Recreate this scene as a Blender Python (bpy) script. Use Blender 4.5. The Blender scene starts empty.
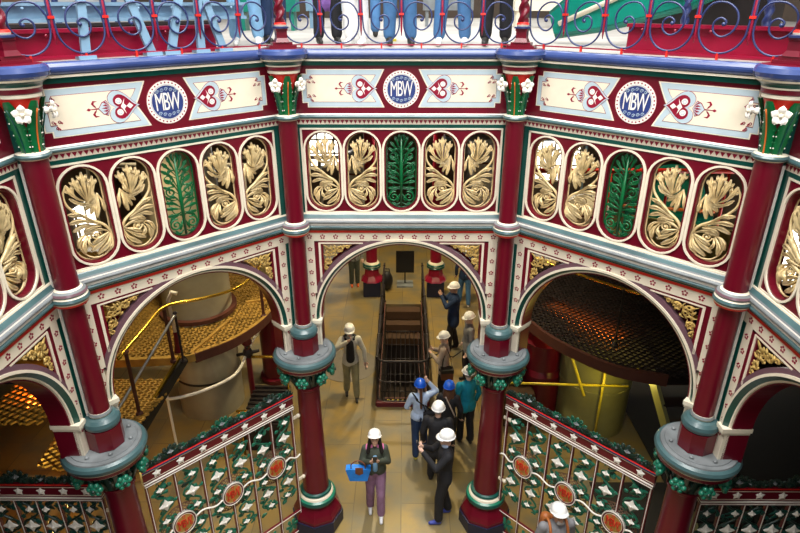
import bpy, math, random
from mathutils import Vector, Matrix, Euler
PI = math.pi
random.seed(7)
sc = bpy.context.scene
COL = sc.collection

# ------------------------------------------------------------------ camera, world, light, exposure
cam_d = bpy.data.cameras.new('camera')
cam = bpy.data.objects.new('camera', cam_d); COL.objects.link(cam)
cam_d.sensor_width = 36.0
cam_d.lens = 584.44 / 800 * 36.0
cam_d.clip_end = 200; cam_d.clip_start = 0.05
cam.location = (0.0357, -3.4156, 6.9815)
cam.rotation_euler = (PI/2 - 0.42335, 0, 0.00778)
sc.camera = cam
sc.view_settings.view_transform = 'Standard'
sc.view_settings.look = 'None'
sc.view_settings.gamma = 1.0
sc.view_settings.use_curve_mapping = False
sc.view_settings.exposure = 0.42

world = bpy.data.worlds.new('World'); sc.world = world
world.use_nodes = True
wn = world.node_tree.nodes['Background']
wn.inputs[0].default_value = (0.92, 0.95, 1.0, 1)
wn.inputs[1].default_value = 0.42

def area(name, loc, rot, sx, sy, power, color=(1, 1, 1)):
    d = bpy.data.lights.new(name, 'AREA'); d.shape = 'RECTANGLE'; d.size = sx; d.size_y = sy
    d.energy = power; d.color = color
    o = bpy.data.objects.new(name, d); COL.objects.link(o)
    o.location = loc; o.rotation_euler = rot
    return o
def point(name, loc, power, color=(1, 0.85, 0.6), r=0.15):
    d = bpy.data.lights.new(name, 'POINT'); d.energy = power; d.color = color; d.shadow_soft_size = r
    o = bpy.data.objects.new(name, d); COL.objects.link(o); o.location = loc
    return o
# roof lantern over the well, tall windows behind the camera and over the far gallery
area('roof_lantern_light', (0, -0.5, 13.0), (0, 0, 0), 7, 6, 1550, (1, 0.98, 0.95))
area('south_window_light', (0.5, -8.2, 9.6), (math.radians(75), 0, 0), 8, 4, 460, (0.95, 0.97, 1.0))
area('north_skylight', (0.5, 8.0, 12.5), (0, 0, 0), 8, 7, 560, (0.95, 0.98, 1.0))

# ------------------------------------------------------------------ materials
MAT = {}
def mat(name, c, rough=0.4, metal=0.0, var=0.12, scale=6.0, bump=0.0, coat=0.0, emit=0.0, emitc=None, dirt=None):
    m = bpy.data.materials.new(name); m.use_nodes = True
    nt = m.node_tree; b = nt.nodes['Principled BSDF']
    b.inputs['Roughness'].default_value = rough; b.inputs['Metallic'].default_value = metal
    if coat: b.inputs['Coat Weight'].default_value = coat; b.inputs['Coat Roughness'].default_value = 0.12
    tc = nt.nodes.new('ShaderNodeTexCoord'); nz = nt.nodes.new('ShaderNodeTexNoise')
    nz.inputs['Scale'].default_value = scale; nz.inputs['Detail'].default_value = 5
    nt.links.new(tc.outputs['Object'], nz.inputs['Vector'])
    cr = nt.nodes.new('ShaderNodeValToRGB')
    lo = tuple(max(0, x*(1-var)) for x in c); hi = tuple(min(1, x*(1+var)) for x in c)
    if dirt: lo = dirt
    cr.color_ramp.elements[0].position = 0.3; cr.color_ramp.elements[1].position = 0.7
    cr.color_ramp.elements[0].color = (*lo, 1); cr.color_ramp.elements[1].color = (*hi, 1)
    nt.links.new(nz.outputs['Fac'], cr.inputs['Fac']); nt.links.new(cr.outputs['Color'], b.inputs['Base Color'])
    if bump:
        bp = nt.nodes.new('ShaderNodeBump'); bp.inputs['Strength'].default_value = bump; bp.inputs['Distance'].default_value = 0.01
        nt.links.new(nz.outputs['Fac'], bp.inputs['Height']); nt.links.new(bp.outputs['Normal'], b.inputs['Normal'])
    if emit:
        b.inputs['Emission Color'].default_value = (*(emitc or c), 1); b.inputs['Emission Strength'].default_value = emit
    MAT[name] = m
    return m
mat('maroon', (0.125, 0.002, 0.012), 0.30, coat=0.12, scale=2.5)
mat('cream', (0.80, 0.72, 0.56), 0.42, var=0.06)
mat('white_paint', (0.84, 0.80, 0.72), 0.42, var=0.05)
mat('pale_blue', (0.46, 0.57, 0.62), 0.45, var=0.05)
mat('dark_green', (0.002, 0.068, 0.052), 0.3, coat=0.2)
mat('leaf_green', (0.002, 0.125, 0.036), 0.3, coat=0.2)
mat('jade', (0.012, 0.17, 0.10), 0.3, coat=0.3)
mat('olive_iron', (0.008, 0.032, 0.022), 0.32, coat=0.3)
mat('grey_teal', (0.055, 0.112, 0.118), 0.3, coat=0.25, var=0.35, scale=3)
mat('mauve', (0.15, 0.075, 0.095), 0.32, coat=0.3, scale=3)
mat('slate_grey', (0.17, 0.185, 0.19), 0.4, var=0.3, scale=5)
mat('gold', (0.76, 0.58, 0.29), 0.32, metal=0.05, var=0.2, scale=14, coat=0.3)
mat('antique_gold', (0.62, 0.42, 0.13), 0.4, metal=0.3, var=0.3, scale=10)
mat('cobalt', (0.03, 0.055, 0.18), 0.26, coat=0.4)
mat('rail_blue', (0.022, 0.034, 0.115), 0.3)
mat('sky_blue', (0.20, 0.34, 0.47), 0.4)
mat('scarlet', (0.60, 0.022, 0.012), 0.4)
mat('crimson', (0.27, 0.004, 0.028), 0.3, coat=0.2)
mat('orange', (0.65, 0.14, 0.02), 0.4)
mat('navy', (0.007, 0.010, 0.035), 0.4)
mat('black', (0.008, 0.008, 0.009), 0.5)
mat('iron', (0.035, 0.028, 0.028), 0.5, metal=0.4)
mat('rust', (0.09, 0.025, 0.015), 0.6)
mat('brass', (0.70, 0.44, 0.05), 0.25, metal=0.85)
mat('yellow_paint', (0.78, 0.62, 0.04), 0.35)
mat('cylinder_grey', (0.34, 0.31, 0.22), 0.35, var=0.2, scale=2, bump=0.1)
mat('cylinder_yellow', (0.26, 0.25, 0.10), 0.4, var=0.2, scale=2)
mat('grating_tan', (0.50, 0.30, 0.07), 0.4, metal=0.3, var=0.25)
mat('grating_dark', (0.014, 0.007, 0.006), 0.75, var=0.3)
mat('brown_lattice', (0.14, 0.07, 0.035), 0.5)
mat('teal_engine', (0.0, 0.17, 0.12), 0.35)
mat('steel', (0.45, 0.46, 0.48), 0.3, metal=0.7)
mat('deck', (0.40, 0.37, 0.33), 0.6, scale=2, bump=0.1)
mat('brick_dark', (0.10, 0.07, 0.05), 0.8, scale=4)
mat('wood', (0.07, 0.035, 0.016), 0.5, scale=8)
mat('screen_green', (0.006, 0.11, 0.06), 0.32, coat=0.2)
mat('painted_shade', (0.006, 0.005, 0.005), 0.7)
mat('stone_grey', (0.15, 0.13, 0.10), 0.5)
mat('roundel_blue', (0.02, 0.04, 0.17), 0.4)
mat('orange_glow', (0.8, 0.25, 0.03), 0.4, emit=10.0, emitc=(1.0, 0.20, 0.02))
mat('lit_tube', (1, 0.85, 0.3), 0.4, emit=9.0, emitc=(1.0, 0.80, 0.18))
mat('daylight_glass', (0.9, 0.95, 1), 0.2, emit=3.2, emitc=(1.0, 0.97, 0.88))
# flagstone floor
m = bpy.data.materials.new('flagstones'); m.use_nodes = True; nt = m.node_tree; b = nt.nodes['Principled BSDF']
tc = nt.nodes.new('ShaderNodeTexCoord'); mp = nt.nodes.new('ShaderNodeMapping'); mp.inputs['Rotation'].default_value[2] = PI/2
br = nt.nodes.new('ShaderNodeTexBrick'); br.inputs['Scale'].default_value = 1.0
br.inputs['Brick Width'].default_value = 1.3; br.inputs['Row Height'].default_value = 0.72; br.inputs['Mortar Size'].default_value = 0.006
br.inputs['Color1'].default_value = (0.29, 0.195, 0.055, 1); br.inputs['Color2'].default_value = (0.22, 0.155, 0.050, 1); br.inputs['Mortar'].default_value = (0.11, 0.075, 0.03, 1)
nz = nt.nodes.new('ShaderNodeTexNoise'); nz.inputs['Scale'].default_value = 1.9; nz.inputs['Detail'].default_value = 8
mx = nt.nodes.new('ShaderNodeMixRGB'); mx.blend_type = 'MIX'; cr = nt.nodes.new('ShaderNodeValToRGB')
cr.color_ramp.elements[0].position = 0.38; cr.color_ramp.elements[1].position = 0.66
nt.links.new(tc.outputs['Object'], mp.inputs['Vector']); nt.links.new(mp.outputs['Vector'], br.inputs['Vector'])
nt.links.new(tc.outputs['Object'], nz.inputs['Vector']); nt.links.new(nz.outputs['Fac'], cr.inputs['Fac'])
nt.links.new(cr.outputs['Color'], mx.inputs['Fac']); nt.links.new(br.outputs['Color'], mx.inputs['Color1'])
mx.inputs['Color2'].default_value = (0.155, 0.135, 0.085, 1); nt.links.new(mx.outputs['Color'], b.inputs['Base Color'])
b.inputs['Roughness'].default_value = 0.38
MAT['flagstones'] = m

# ------------------------------------------------------------------ mesh helpers
class MB:
    def __init__(s): s.v = []; s.f = []; s.m = []; s.mats = []; s.sm = []
    def mi(s, m):
        if m not in s.mats: s.mats.append(m)
        return s.mats.index(m)
    def add(s, vs, fs, m, smooth=False):
        o = len(s.v); s.v += [tuple(v) for v in vs]; k = s.mi(m)
        for f in fs: s.f.append(tuple(i+o for i in f)); s.m.append(k); s.sm.append(smooth)
    def box(s, x0, x1, y0, y1, z0, z1, m, M=None):
        vs = [Vector((x, y, z)) for x in (x0, x1) for y in (y0, y1) for z in (z0, z1)]
        if M: vs = [M @ v for v in vs]
        s.add(vs, [(0, 1, 3, 2), (4, 6, 7, 5), (0, 4, 5, 1), (2, 3, 7, 6), (0, 2, 6, 4), (1, 5, 7, 3)], m)
    def plate(s, pts, w0, w1, m):
        """polygon (u,z) extruded from local y=w0 (back) to y=w1 (front)"""
        n = len(pts)
        ar = sum(pts[i][0]*pts[(i+1) % n][1]-pts[(i+1) % n][0]*pts[i][1] for i in range(n))
        if ar < 0: pts = pts[::-1]
        vs = [(p[0], w1, p[1]) for p in pts] + [(p[0], w0, p[1]) for p in pts]
        s.add(vs, [tuple(range(n)), tuple(range(2*n-1, n-1, -1))] + [(i, i+n, (i+1) % n+n, (i+1) % n) for i in range(n)], m)
    def ring(s, inner, outer, w0, w1, m, closed=True):
        n = len(inner); vs = []
        for a_, b_ in zip(inner, outer):
            vs += [(a_[0], w1, a_[1]), (b_[0], w1, b_[1]), (b_[0], w0, b_[1]), (a_[0], w0, a_[1])]
        fs = []
        for i in range(n if closed else n-1):
            j = (i+1) % n
            for k in range(4):
                fs.append((4*i+k, 4*j+k, 4*j+(k+1) % 4, 4*i+(k+1) % 4))
        if not closed: fs += [(0, 1, 2, 3), (4*n-1, 4*n-2, 4*n-3, 4*n-4)]
        s.add(vs, fs, m)
    def lathe(s, prof, c=(0, 0, 0), seg=24, m='maroon', M=None, rot=0.0, smooth=True):
        """prof: list of (r, z[, mat]) from top or bottom; mat applies to segment starting there"""
        c = Vector(c)
        for i in range(len(prof)-1):
            r0, z0 = prof[i][:2]; r1, z1 = prof[i+1][:2]; mm = prof[i][2] if len(prof[i]) > 2 else m
            vs = []
            for r, z in ((r0, z0), (r1, z1)):
                for k in range(seg):
                    t = 2*PI*k/seg+rot; v = Vector((r*math.cos(t), r*math.sin(t), z))
                    if M: v = M @ v
                    vs.append(v+c)
            up = z1 < z0
            fs = [(k, (k+1) % seg, (k+1) % seg+seg, k+seg) if not up else (k, k+seg, (k+1) % seg+seg, (k+1) % seg) for k in range(seg)]
            s.add(vs, fs, mm, smooth)
        for (r, z, *mm), flag in ((prof[0], 0), (prof[-1], 1)):
            if r > 1e-4:
                vs = []
                for k in range(seg):
                    t = 2*PI*k/seg+rot; v = Vector((r*math.cos(t), r*math.sin(t), z))
                    if M: v = M @ v
                    vs.append(v+c)
                s.add(vs, [tuple(range(seg))], mm[0] if mm else (prof[-2][2] if flag and len(prof[-2]) > 2 else m))
    def tube(s, pts, r, m, seg=6, closed=False):
        P = [Vector(p) for p in pts]; n = len(P)
        rr = r if isinstance(r, (list, tuple)) else [r]*n
        vs = []; up = None
        for i in range(n):
            if closed: t = P[(i+1) % n]-P[i-1]
            else: t = P[min(i+1, n-1)]-P[max(i-1, 0)]
            if t.length < 1e-9: t = Vector((0, 0, 1))
            t.normalize()
            if up is None:
                up = Vector((0, 1, 0)) if abs(t.y) < 0.9 else Vector((1, 0, 0))
            a_ = up - t*up.dot(t)
            if a_.length < 1e-6: a_ = t.orthogonal()
            a_.normalize(); up = a_; b_ = t.cross(a_)
            for k in range(seg):
                q_ = 2*PI*k/seg
                vs.append(P[i]+(a_*math.cos(q_)+b_*math.sin(q_))*rr[i])
        fs = []
        for i in range(n if closed else n-1):
            j = (i+1) % n
            for k in range(seg): fs.append((i*seg+k, i*seg+(k+1) % seg, j*seg+(k+1) % seg, j*seg+k))
        if not closed: fs += [tuple(range(seg-1, -1, -1)), tuple((n-1)*seg+k for k in range(seg))]
        s.add(vs, fs, m, True)
    def ball(s, c, r, m, seg=12, rings=8, M=None):
        c = Vector(c); r = r if isinstance(r, (tuple, list)) else (r, r, r); vs = []
        for i in range(rings+1):
            p = PI*i/rings
            for k in range(seg):
                t = 2*PI*k/seg; v = Vector((r[0]*math.sin(p)*math.cos(t), r[1]*math.sin(p)*math.sin(t), r[2]*math.cos(p)))
                if M: v = M @ v
                vs.append(v+c)
        s.add(vs, [(i*seg+k, (i+1)*seg+k, (i+1)*seg+(k+1) % seg, i*seg+(k+1) % seg) for i in range(rings) for k in range(seg)], m, True)
    def lobe(s, pts, w, h, m, y=0.0, n=7, ragged=0.0):
        """carved leaf lobe in the (u,z) plane bulging to -y"""
        C = spline(pts, n); L = len(C); vs = []; prof = [(-1, 0), (-.6, .8), (-.12, .2), (.12, .2), (.6, .8), (1, 0), (0, -.25)]
        for i, (x, z) in enumerate(C):
            t = i/(L-1); a_ = C[min(i+1, L-1)]; b_ = C[max(i-1, 0)]; dx, dz = a_[0]-b_[0], a_[1]-b_[1]; l = math.hypot(dx, dz) or 1
            nx, nz = -dz/l, dx/l
            ww = w*(0.22+0.78*math.sin(PI*min(1, t*1.02)**2.4*0.98+0.02))*(1+ragged*math.sin(t*22)) if t < 0.97 else w*0.42
            hh = h*(0.5+0.9*math.sin(PI*t))
            for k, (o, q_) in enumerate(prof):
                vs.append((x+nx*ww*o, y-hh*q_, z+nz*ww*o))
        K = len(prof)
        fs = [(i*K+k, i*K+(k+1) % K, (i+1)*K+(k+1) % K, (i+1)*K+k) for i in range(L-1) for k in range(K)]
        fs += [tuple(range(K-1, -1, -1)), tuple((L-1)*K+k for k in range(K))]
        s.add(vs, fs, m, True)
    def build(s, name, parent=None, loc=None, label=None, rotz=0):
        me = bpy.data.meshes.new(name); me.from_pydata([tuple(v) for v in s.v], [], s.f); me.update()
        for k in s.mats: me.materials.append(MAT[k])
        me.polygons.foreach_set('material_index', s.m); me.polygons.foreach_set('use_smooth', s.sm)
        o = bpy.data.objects.new(name, me); COL.objects.link(o)
        if parent: o.parent = parent
        if loc: o.location = loc
        if rotz: o.rotation_euler.z = rotz
        if label: o['label'] = label
        return o
def spline(P, n=6):
    P = [tuple(p) for p in P]
    if len(P) == 2: P = [P[0], ((P[0][0]+P[1][0])/2, (P[0][1]+P[1][1])/2), P[1]]
    Q = [tuple(2*a-b for a, b in zip(P[0], P[1]))]+P+[tuple(2*a-b for a, b in zip(P[-1], P[-2]))]
    out = []
    for i in range(1, len(Q)-2):
        for k in range(n):
            t = k/n; out.append(tuple(0.5*((2*b)+(-a+c)*t+(2*a-5*b+4*c-d)*t*t+(-a+3*b-3*c+d)*t**3) for a, b, c, d in zip(Q[i-1], Q[i], Q[i+1], Q[i+2])))
    out.append(P[-1]); return out
def arc(cx, cz, r, a0, a1, n):
    return [(cx+r*math.cos(a0+(a1-a0)*i/n), cz+r*math.sin(a0+(a1-a0)*i/n)) for i in range(n+1)]
def spiral(cx, cz, r0, r1, a0, turns, n=40):
    return [(cx+(r0+(r1-r0)*i/n)*math.cos(a0+2*PI*turns*i/n), cz+(r0+(r1-r0)*i/n)*math.sin(a0+2*PI*turns*i/n)) for i in range(n+1)]
def P3(pts, y=0.0): return [(p[0], y, p[1]) for p in pts]
def empty(name, loc=(0, 0, 0), rz=0, label=None, cat=None, group=None):
    o = bpy.data.objects.new(name, None); o.empty_display_size = 0.1; COL.objects.link(o)
    o.location = loc; o.rotation_euler = (0, 0, rz)
    tag(o, label, cat, group); return o
def tag(o, label=None, cat=None, group=None, kind=None):
    if label: o['label'] = label
    if cat: o['category'] = cat
    if group: o['group'] = group
    if kind: o['kind'] = kind
    return o
def struct(o, label=None): o['kind'] = 'structure'; (label and o.__setitem__('label', label)); return o
def copy_tree(o, parent=None):
    c = o.copy(); COL.objects.link(c); c.parent = parent
    for ch in list(o.children): copy_tree(ch, c)
    return c

# ------------------------------------------------------------------ octagon frame of reference
S = 2.45; Q = S/2; A = S*(1+2**.5)/2
REC = 0.13                      # panels stand this far behind the axes of the corner shafts
PS = 1.0204; PZ = 6.98*(1-PS)   # panel proportions measured on that plane
QP = (Q+REC*math.tan(PI/8))/PS
VERT = {'v0': (-A, Q), 'v1': (-Q, A), 'v2': (Q, A), 'v3': (A, Q)}
AP = A+REC
FACETS = [((0, AP), 0, 'far'), ((-AP/2**.5, AP/2**.5), PI/4, 'left'), ((AP/2**.5, AP/2**.5), -PI/4, 'right'), ((-AP, 0), PI/2, 'near left'), ((AP, 0), -PI/2, 'near right')]
DECK = 6.56

# ------------------------------------------------------------------ setting: floor with pit, walls, upper deck
mb = MB()
X0, X1, Y0, Y1 = -10.0, 10.0, -9.0, 17.0
px0, px1, py0, py1 = -0.43, 0.46, 5.72, 9.75
mb.box(X0, px0, Y0, Y1, -0.2, 0, 'flagstones'); mb.box(px1, X1, Y0, Y1, -0.2, 0, 'flagstones')
mb.box(px0, px1, Y0, py0, -0.2, 0, 'flagstones'); mb.box(px0, px1, py1, Y1, -0.2, 0, 'flagstones')
struct(mb.build('floor'))
mb = MB(); mb.box(3.0, X1, Y0, 3.7, .001, .012, 'painted_shade'); mb.box(4.2, X1, 3.7, 9.5, .001, .012, 'painted_shade'); struct(mb.build('floor_shade_right'), 'black sheets painting shade on the floor of the right bay')  # black sheets over the flagstones imitate the shade of the right bay
mb = MB(); mb.box(X0, -3.0, Y0, 1.9, .001, .012, 'painted_shade'); struct(mb.build('floor_shade_left'), 'black sheet painting shade on the floor of the left bay')  # same painted shade for the left bay floor
mb = MB()
mb.box(px0-.15, px0, py0-.15, py1+.15, -2.4, -0.2, 'brick_dark'); mb.box(px1, px1+.15, py0-.15, py1+.15, -2.4, -0.2, 'brick_dark')
mb.box(px0, px1, py0-.15, py0, -2.4, -0.2, 'brick_dark'); mb.box(px0, px1, py1, py1+.15, -2.4, -0.2, 'brick_dark')
mb.box(px0-.15, px1+.15, py0-.15, py1+.15, -2.5, -2.4, 'brick_dark')
struct(mb.build('trim_1'), 'brick lining of the sunken pit')
for nm, b_ in (('wall_left', (X0-.3, X0, Y0, Y1, 0, 13.5)), ('wall_right', (X1, X1+.3, Y0, Y1, 0, 13.5)), ('wall_front', (X0-.3, X1+.3, Y0-.3, Y0, 0, 13.5)), ('wall_back', (X0-.3, X1+.3, Y1, Y1+.3, 0, 13.5))):
    mb = MB(); mb.box(*b_, 'brick_dark'); struct(mb.build(nm))
# upper gallery deck: eight trapezoids round the well
mb = MB()
oct_in = [((A+.15)*math.cos(PI/8+k*PI/4)/math.cos(PI/8), (A+.15)*math.sin(PI/8+k*PI/4)/math.cos(PI/8)) for k in range(8)]
R_out = [(X1, Q), (X1*.6, Y1), (-X1*.6, Y1), (X0, Q), (X0, -Q), (X0*.6, Y0), (X1*.6, Y0), (X1, -Q)]
far_corner = {0: (X1, Y1), 2: (X0, Y1), 4: (X0, Y0), 6: (X1, Y0)}
for k in range(8):
    j = (k+1) % 8
    if k == 5: poly = [(-1.6, -4.2), (1.6, -4.2), R_out[j]]   # gallery set back where one leans out over the rail
    else: poly = [oct_in[k], oct_in[j], R_out[j]] + ([far_corner[k]] if k in far_corner else []) + [R_out[k]]
    n = len(poly)
    mb.add([(p[0], p[1], DECK-.01) for p in poly]+[(p[0], p[1], DECK-.14) for p in poly],
           [tuple(range(n)), tuple(range(2*n-1, n-1, -1))]+[(i, i+n, (i+1) % n+n, (i+1) % n) for i in range(n)], 'deck')
struct(mb.build('floor_upper'), 'upper gallery floor')

# windows in the back wall
def window(n, x0, x1, z0, z1, y=Y1-0.02):
    w = MB(); w.box(x0, x1, y-.02, y, z0, z1, 'daylight_glass')
    o = struct(w.build('window_%d' % n), 'bright arched window')
    f = MB()
    for i in range(5):
        x = x0+(x1-x0)*i/4; f.box(x-.03, x+.03, y-.07, y-.03, z0, z1, 'cream')
    for i in range(5):
        z = z0+(z1-z0)*i/4; f.box(x0, x1, y-.07, y-.03, z-.03, z+.03, 'cream')
    f.build('window_frame', o)
window(1, -3.3, -2.15, 1.7, 3.6)
window(2, 4.4, 6.2, 1.2, 3.4)
window(3, -3.0, -1.2, 7.4, 11); window(4, -0.6, 1.4, 7.4, 11); window(5, 2.0, 4.2, 7.4, 11)

w_ = MB(); w_.box(X0, X0+.03, 13.3, 14.4, .15, 1.3, 'daylight_glass'); o = struct(w_.build('window_6'), 'bright low window in the left wall')
f_ = MB(); [f_.box(X0+.04, X0+.08, y-.04, y+.04, .15, 1.3, 'cream') for y in (13.3, 13.85, 14.4)]; f_.build('window_frame', o)
w_ = MB(); w_.box(X1-.03, X1, 10.0, 12.6, .2, 2.2, 'daylight_glass'); o = struct(w_.build('window_7'), 'bright low window in the right wall')
f_ = MB(); [f_.box(X1-.08, X1-.04, y-.04, y+.04, .2, 2.2, 'cream') for y in (10, 11.3, 12.6)]; f_.build('window_frame', o)

# ------------------------------------------------------------------ balcony panels (one per side of the octagon)
def sweep(mb, prof, seg_m, ext=0.0):
    """mitred moulding; prof points (d inward, z); local front is -y"""
    n = len(prof); T = math.tan(PI/8)
    vs = []
    for d, z in prof:
        h = QP-d*T+ext
        vs += [(-h, -d, z), (h, -d, z)]
    for i in range(n-1):
        mb.add([vs[2*i], vs[2*i+1], vs[2*i+3], vs[2*i+2]], [(3, 2, 1, 0) if True else ()], seg_m[i % len(seg_m)])
def halfround(d, z, r, n=6):
    return [(d+r*math.cos(PI/2-PI*i/n), z+r*math.sin(PI/2-PI*i/n)) for i in range(n+1)]

def stadium_r(hw, hh, th):
    """radius along direction th of a stadium half width hw, half height hh"""
    c, s_ = abs(math.cos(th)), abs(math.sin(th)); L = hh-hw
    if c > 1e-6 and hw/c*s_ <= L: return hw/c
    bq = -2*L*s_; cq = L*L-hw*hw
    return (-bq+math.sqrt(max(0, bq*bq-4*cq)))/2
def stad(cx, cz, hw, hh, ths): return [(cx+stadium_r(hw, hh, t)*math.cos(t), cz+stadium_r(hw, hh, t)*math.sin(t)) for t in ths]
def rect_dir(cx, cz, hw, hh, ths):
    out = []
    for t in ths:
        c, s_ = math.cos(t), math.sin(t); r = min(hw/abs(c) if abs(c) > 1e-9 else 1e9, hh/abs(s_) if abs(s_) > 1e-9 else 1e9)
        out.append((cx+r*c, cz+r*s_))
    return out

def gold_leaf(sx):
    """S-shaped acanthus scroll filling a stadium opening, half size .17 x .435"""
    mb = MB(); k = 0.00190
    def T(p): return ((p[0]-143)*k*sx, (262-p[1])*0.00190)
    ths = [2*PI*i/56 for i in range(56)]
    mb.tube(P3(stad(0, 0, .166, .428, ths), 0.0), .008, 'gold', 5, closed=True)
    st = spline([T(p) for p in ((80, 110), (62, 150), (66, 200), (100, 245), (150, 288), (205, 325), (232, 375), (226, 430), (185, 472), (130, 476), (90, 440), (82, 395), (105, 362), (145, 358), (165, 378))], 6)
    rr = [.006+.008*math.sin(PI*min(1, (i/len(st))*1.25+.1)) if i/len(st) < .7 else .008 for i in range(len(st))]
    mb.tube(P3(st, -.012), [max(.005, r_) for r_ in rr], 'gold', 6)
    def L(*p, w=.02, h=.022, y=-.004): mb.lobe([T(q_) for q_ in p], w*1.22, h*1.7, 'gold', y, 8, ragged=.08)
    # top fan
    def F(a, b, c, w=.017, y=-.008):      # a frond lobe with two short side tips
        L(a, b, c, w=w, y=y); dx, dz = c[0]-b[0], c[1]-b[1]; mx_, mz_ = b[0]+dx*.15, b[1]+dz*.15
        for q_ in (-1, 1): L((mx_, mz_), (mx_+dx*.35-q_*dz*.16, mz_+dz*.35+q_*dx*.16), (b[0]+dx*.78-q_*dz*.30, b[1]+dz*.78+q_*dx*.30), w=w*.62, y=y+.004)
    F((158, 205), (108, 168), (80, 108)); F((156, 202), (126, 140), (114, 80), y=-.012); F((158, 200), (154, 125), (154, 58), w=.018, y=-.016); F((160, 202), (186, 145), (198, 84), y=-.010)
    L((162, 206), (118, 200), (84, 172), w=.016, y=-.004); L((152, 205), (180, 180), (186, 146), w=.014, y=-.018); L((205, 168), (175, 207), (122, 212), w=.014, y=-.006)
    L((158, 200), (140, 140), (132, 100), w=.012, y=-.004); L((160, 200), (172, 145), (176, 104), w=.012, y=-.004)
    # hanging leaf
    L((205, 170), (170, 210), (140, 240), w=.017); L((205, 170), (195, 225), (183, 285), w=.02, y=-.01); L((205, 170), (220, 215), (225, 262), w=.017, y=-.006)
    L((205, 170), (180, 220), (160, 265), w=.016, y=-.005)
    # left leaf
    L((185, 318), (120, 262), (62, 245), w=.018); L((185, 320), (115, 285), (58, 288), w=.02, y=-.01); L((180, 325), (120, 310), (66, 330), w=.019, y=-.006)
    L((150, 300), (110, 250), (82, 262), w=.012, y=-.012); L((190, 330), (140, 325), (110, 345), w=.016, y=-.012)
    # lower curl and fan
    L((225, 365), (170, 340), (112, 350), w=.017, y=-.008); L((120, 352), (90, 370), (72, 415), w=.017); L((125, 360), (100, 395), (98, 448), w=.02, y=-.01)
    L((225, 372), (205, 420), (150, 465), w=.022, y=-.01); L((222, 370), (180, 405), (125, 440), w=.02, y=-.014); L((220, 365), (180, 380), (140, 405), w=.018, y=-.018)
    L((228, 380), (222, 430), (190, 465), w=.014, y=-.006); L((130, 365), (122, 395), (140, 430), w=.014, y=-.008)
    mb.tube(P3(spiral(T((158, 366))[0], T((158, 366))[1], .045, .008, 0, sx*1.6), -.03), .008, 'gold', 5)
    mb.ball((T((158, 366))[0], -.035, T((158, 366))[1]), .013, 'gold', 8, 6)
    return mb
def green_leaf():
    mb = MB(); ths = [2*PI*i/56 for i in range(56)]; g = 'leaf_green'
    mb.tube(P3(stad(0, 0, .166, .428, ths)), .008, g, 5, closed=True)
    mb.tube([(0, -.02, -.41), (0, -.025, 0), (0, -.02, .40)], [.012, .02, .008], g, 6)
    for sx in (-1, 1):
        def L(*p, w=.014, h=.018, y=-.004): mb.lobe([(q_[0]*sx, q_[1]) for q_ in p], w*1.3, h, g, y, 7, ragged=.2)
        L((0, .2), (.05, .33), (.07, .385), w=.016); L((0, .18), (.08, .28), (.125, .33), w=.015); L((0, .16), (.09, .22), (.145, .26), w=.014)
        L((0, .3), (.03, .37), (.02, .41), w=.012, y=-.012); L((0, .24), (.06, .25), (.1, .21), w=.012, y=-.01)
        L((0, .02), (.06, .12), (.13, .17), w=.016); L((0, .0), (.08, .06), (.15, .10), w=.014, y=-.01); L((0, .05), (.05, .17), (.07, .2), w=.012)
        mb.tube(P3([(x*sx, z) for x, z in spiral(.085, .04, .055, .01, 2.2, -1.5)], -.015), .008, g, 5)
        mb.tube(P3([(x*sx, z) for x, z in spiral(.085, -.30, .062, .01, 2.0, -1.6)], -.015), .009, g, 5)
        mb.tube(P3([(x*sx, z) for x, z in spiral(.09, .17, .05, .01, 3.6, 1.4)], -.012), .006, g, 5)
        L((0, -.14), (.07, -.08), (.15, -.06), w=.016); L((0, -.15), (.08, -.13), (.155, -.12), w=.015, y=-.01); L((0, -.18), (.08, -.2), (.15, -.2), w=.015)
        L((0, -.2), (.09, -.22), (.14, -.27), w=.013); L((0, -.1), (.05, -.02), (.11, -.015), w=.013, y=-.012); L((0, -.36), (.06, -.395), (.10, -.365), w=.014)
        L((0, -.24), (.03, -.3), (.05, -.36), w=.012, y=-.012); L((.02, -.05), (.09, -.04), (.155, .02), w=.01)
        mb.tube(P3(spline([(0, -.22), (sx*.08, -.18), (sx*.13, -.05), (sx*.15, .08)], 6), -.006), .006, g, 5)
    return mb

def flower5(mb, u, z, r, w0, w1, m, rot=0):
    for k in range(5):
        t = rot+PI/2+2*PI*k/5
        mb.plate([(u+r*.72*math.cos(t)+r*.36*math.cos(a_), z+r*.72*math.sin(t)+r*.36*math.sin(a_)) for a_ in [2*PI*i/7 for i in range(7)]], w0, w1, m)
def disc(cx, cz, r, n=32): return [(cx+r*math.cos(2*PI*i/n), cz+r*math.sin(2*PI*i/n)) for i in range(n)]
def text_mesh(txt, size, m, ext=.002, sx=1.0):
    c = bpy.data.curves.new('lettering', 'FONT'); c.body = txt; c.size = size; c.extrude = ext; c.align_x = 'CENTER'; c.align_y = 'CENTER'; c.space_character = .82; c.resolution_u = 4
    t = bpy.data.objects.new('lettering_source', c); COL.objects.link(t)
    dg = bpy.context.evaluated_depsgraph_get(); me = bpy.data.meshes.new_from_object(t.evaluated_get(dg))
    COL.objects.unlink(t); bpy.data.objects.remove(t)
    for v in me.vertices: x, y, z = v.co; v.co = (x*sx, -z, y)
    me.materials.clear(); me.materials.append(MAT[m]); return me
def text_obj(me, name, parent, loc):
    o = bpy.data.objects.new(name, me); COL.objects.link(o); o.parent = parent; o.location = loc; return o
MBW_white = text_mesh('MBW', .165, 'white_paint', sx=.66)
MBW_red = text_mesh('MBW', .125, 'scarlet', .004, sx=.62)
for me_ in (MBW_white, MBW_red):
    for v in me_.vertices: v.co.z *= 1.35

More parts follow.
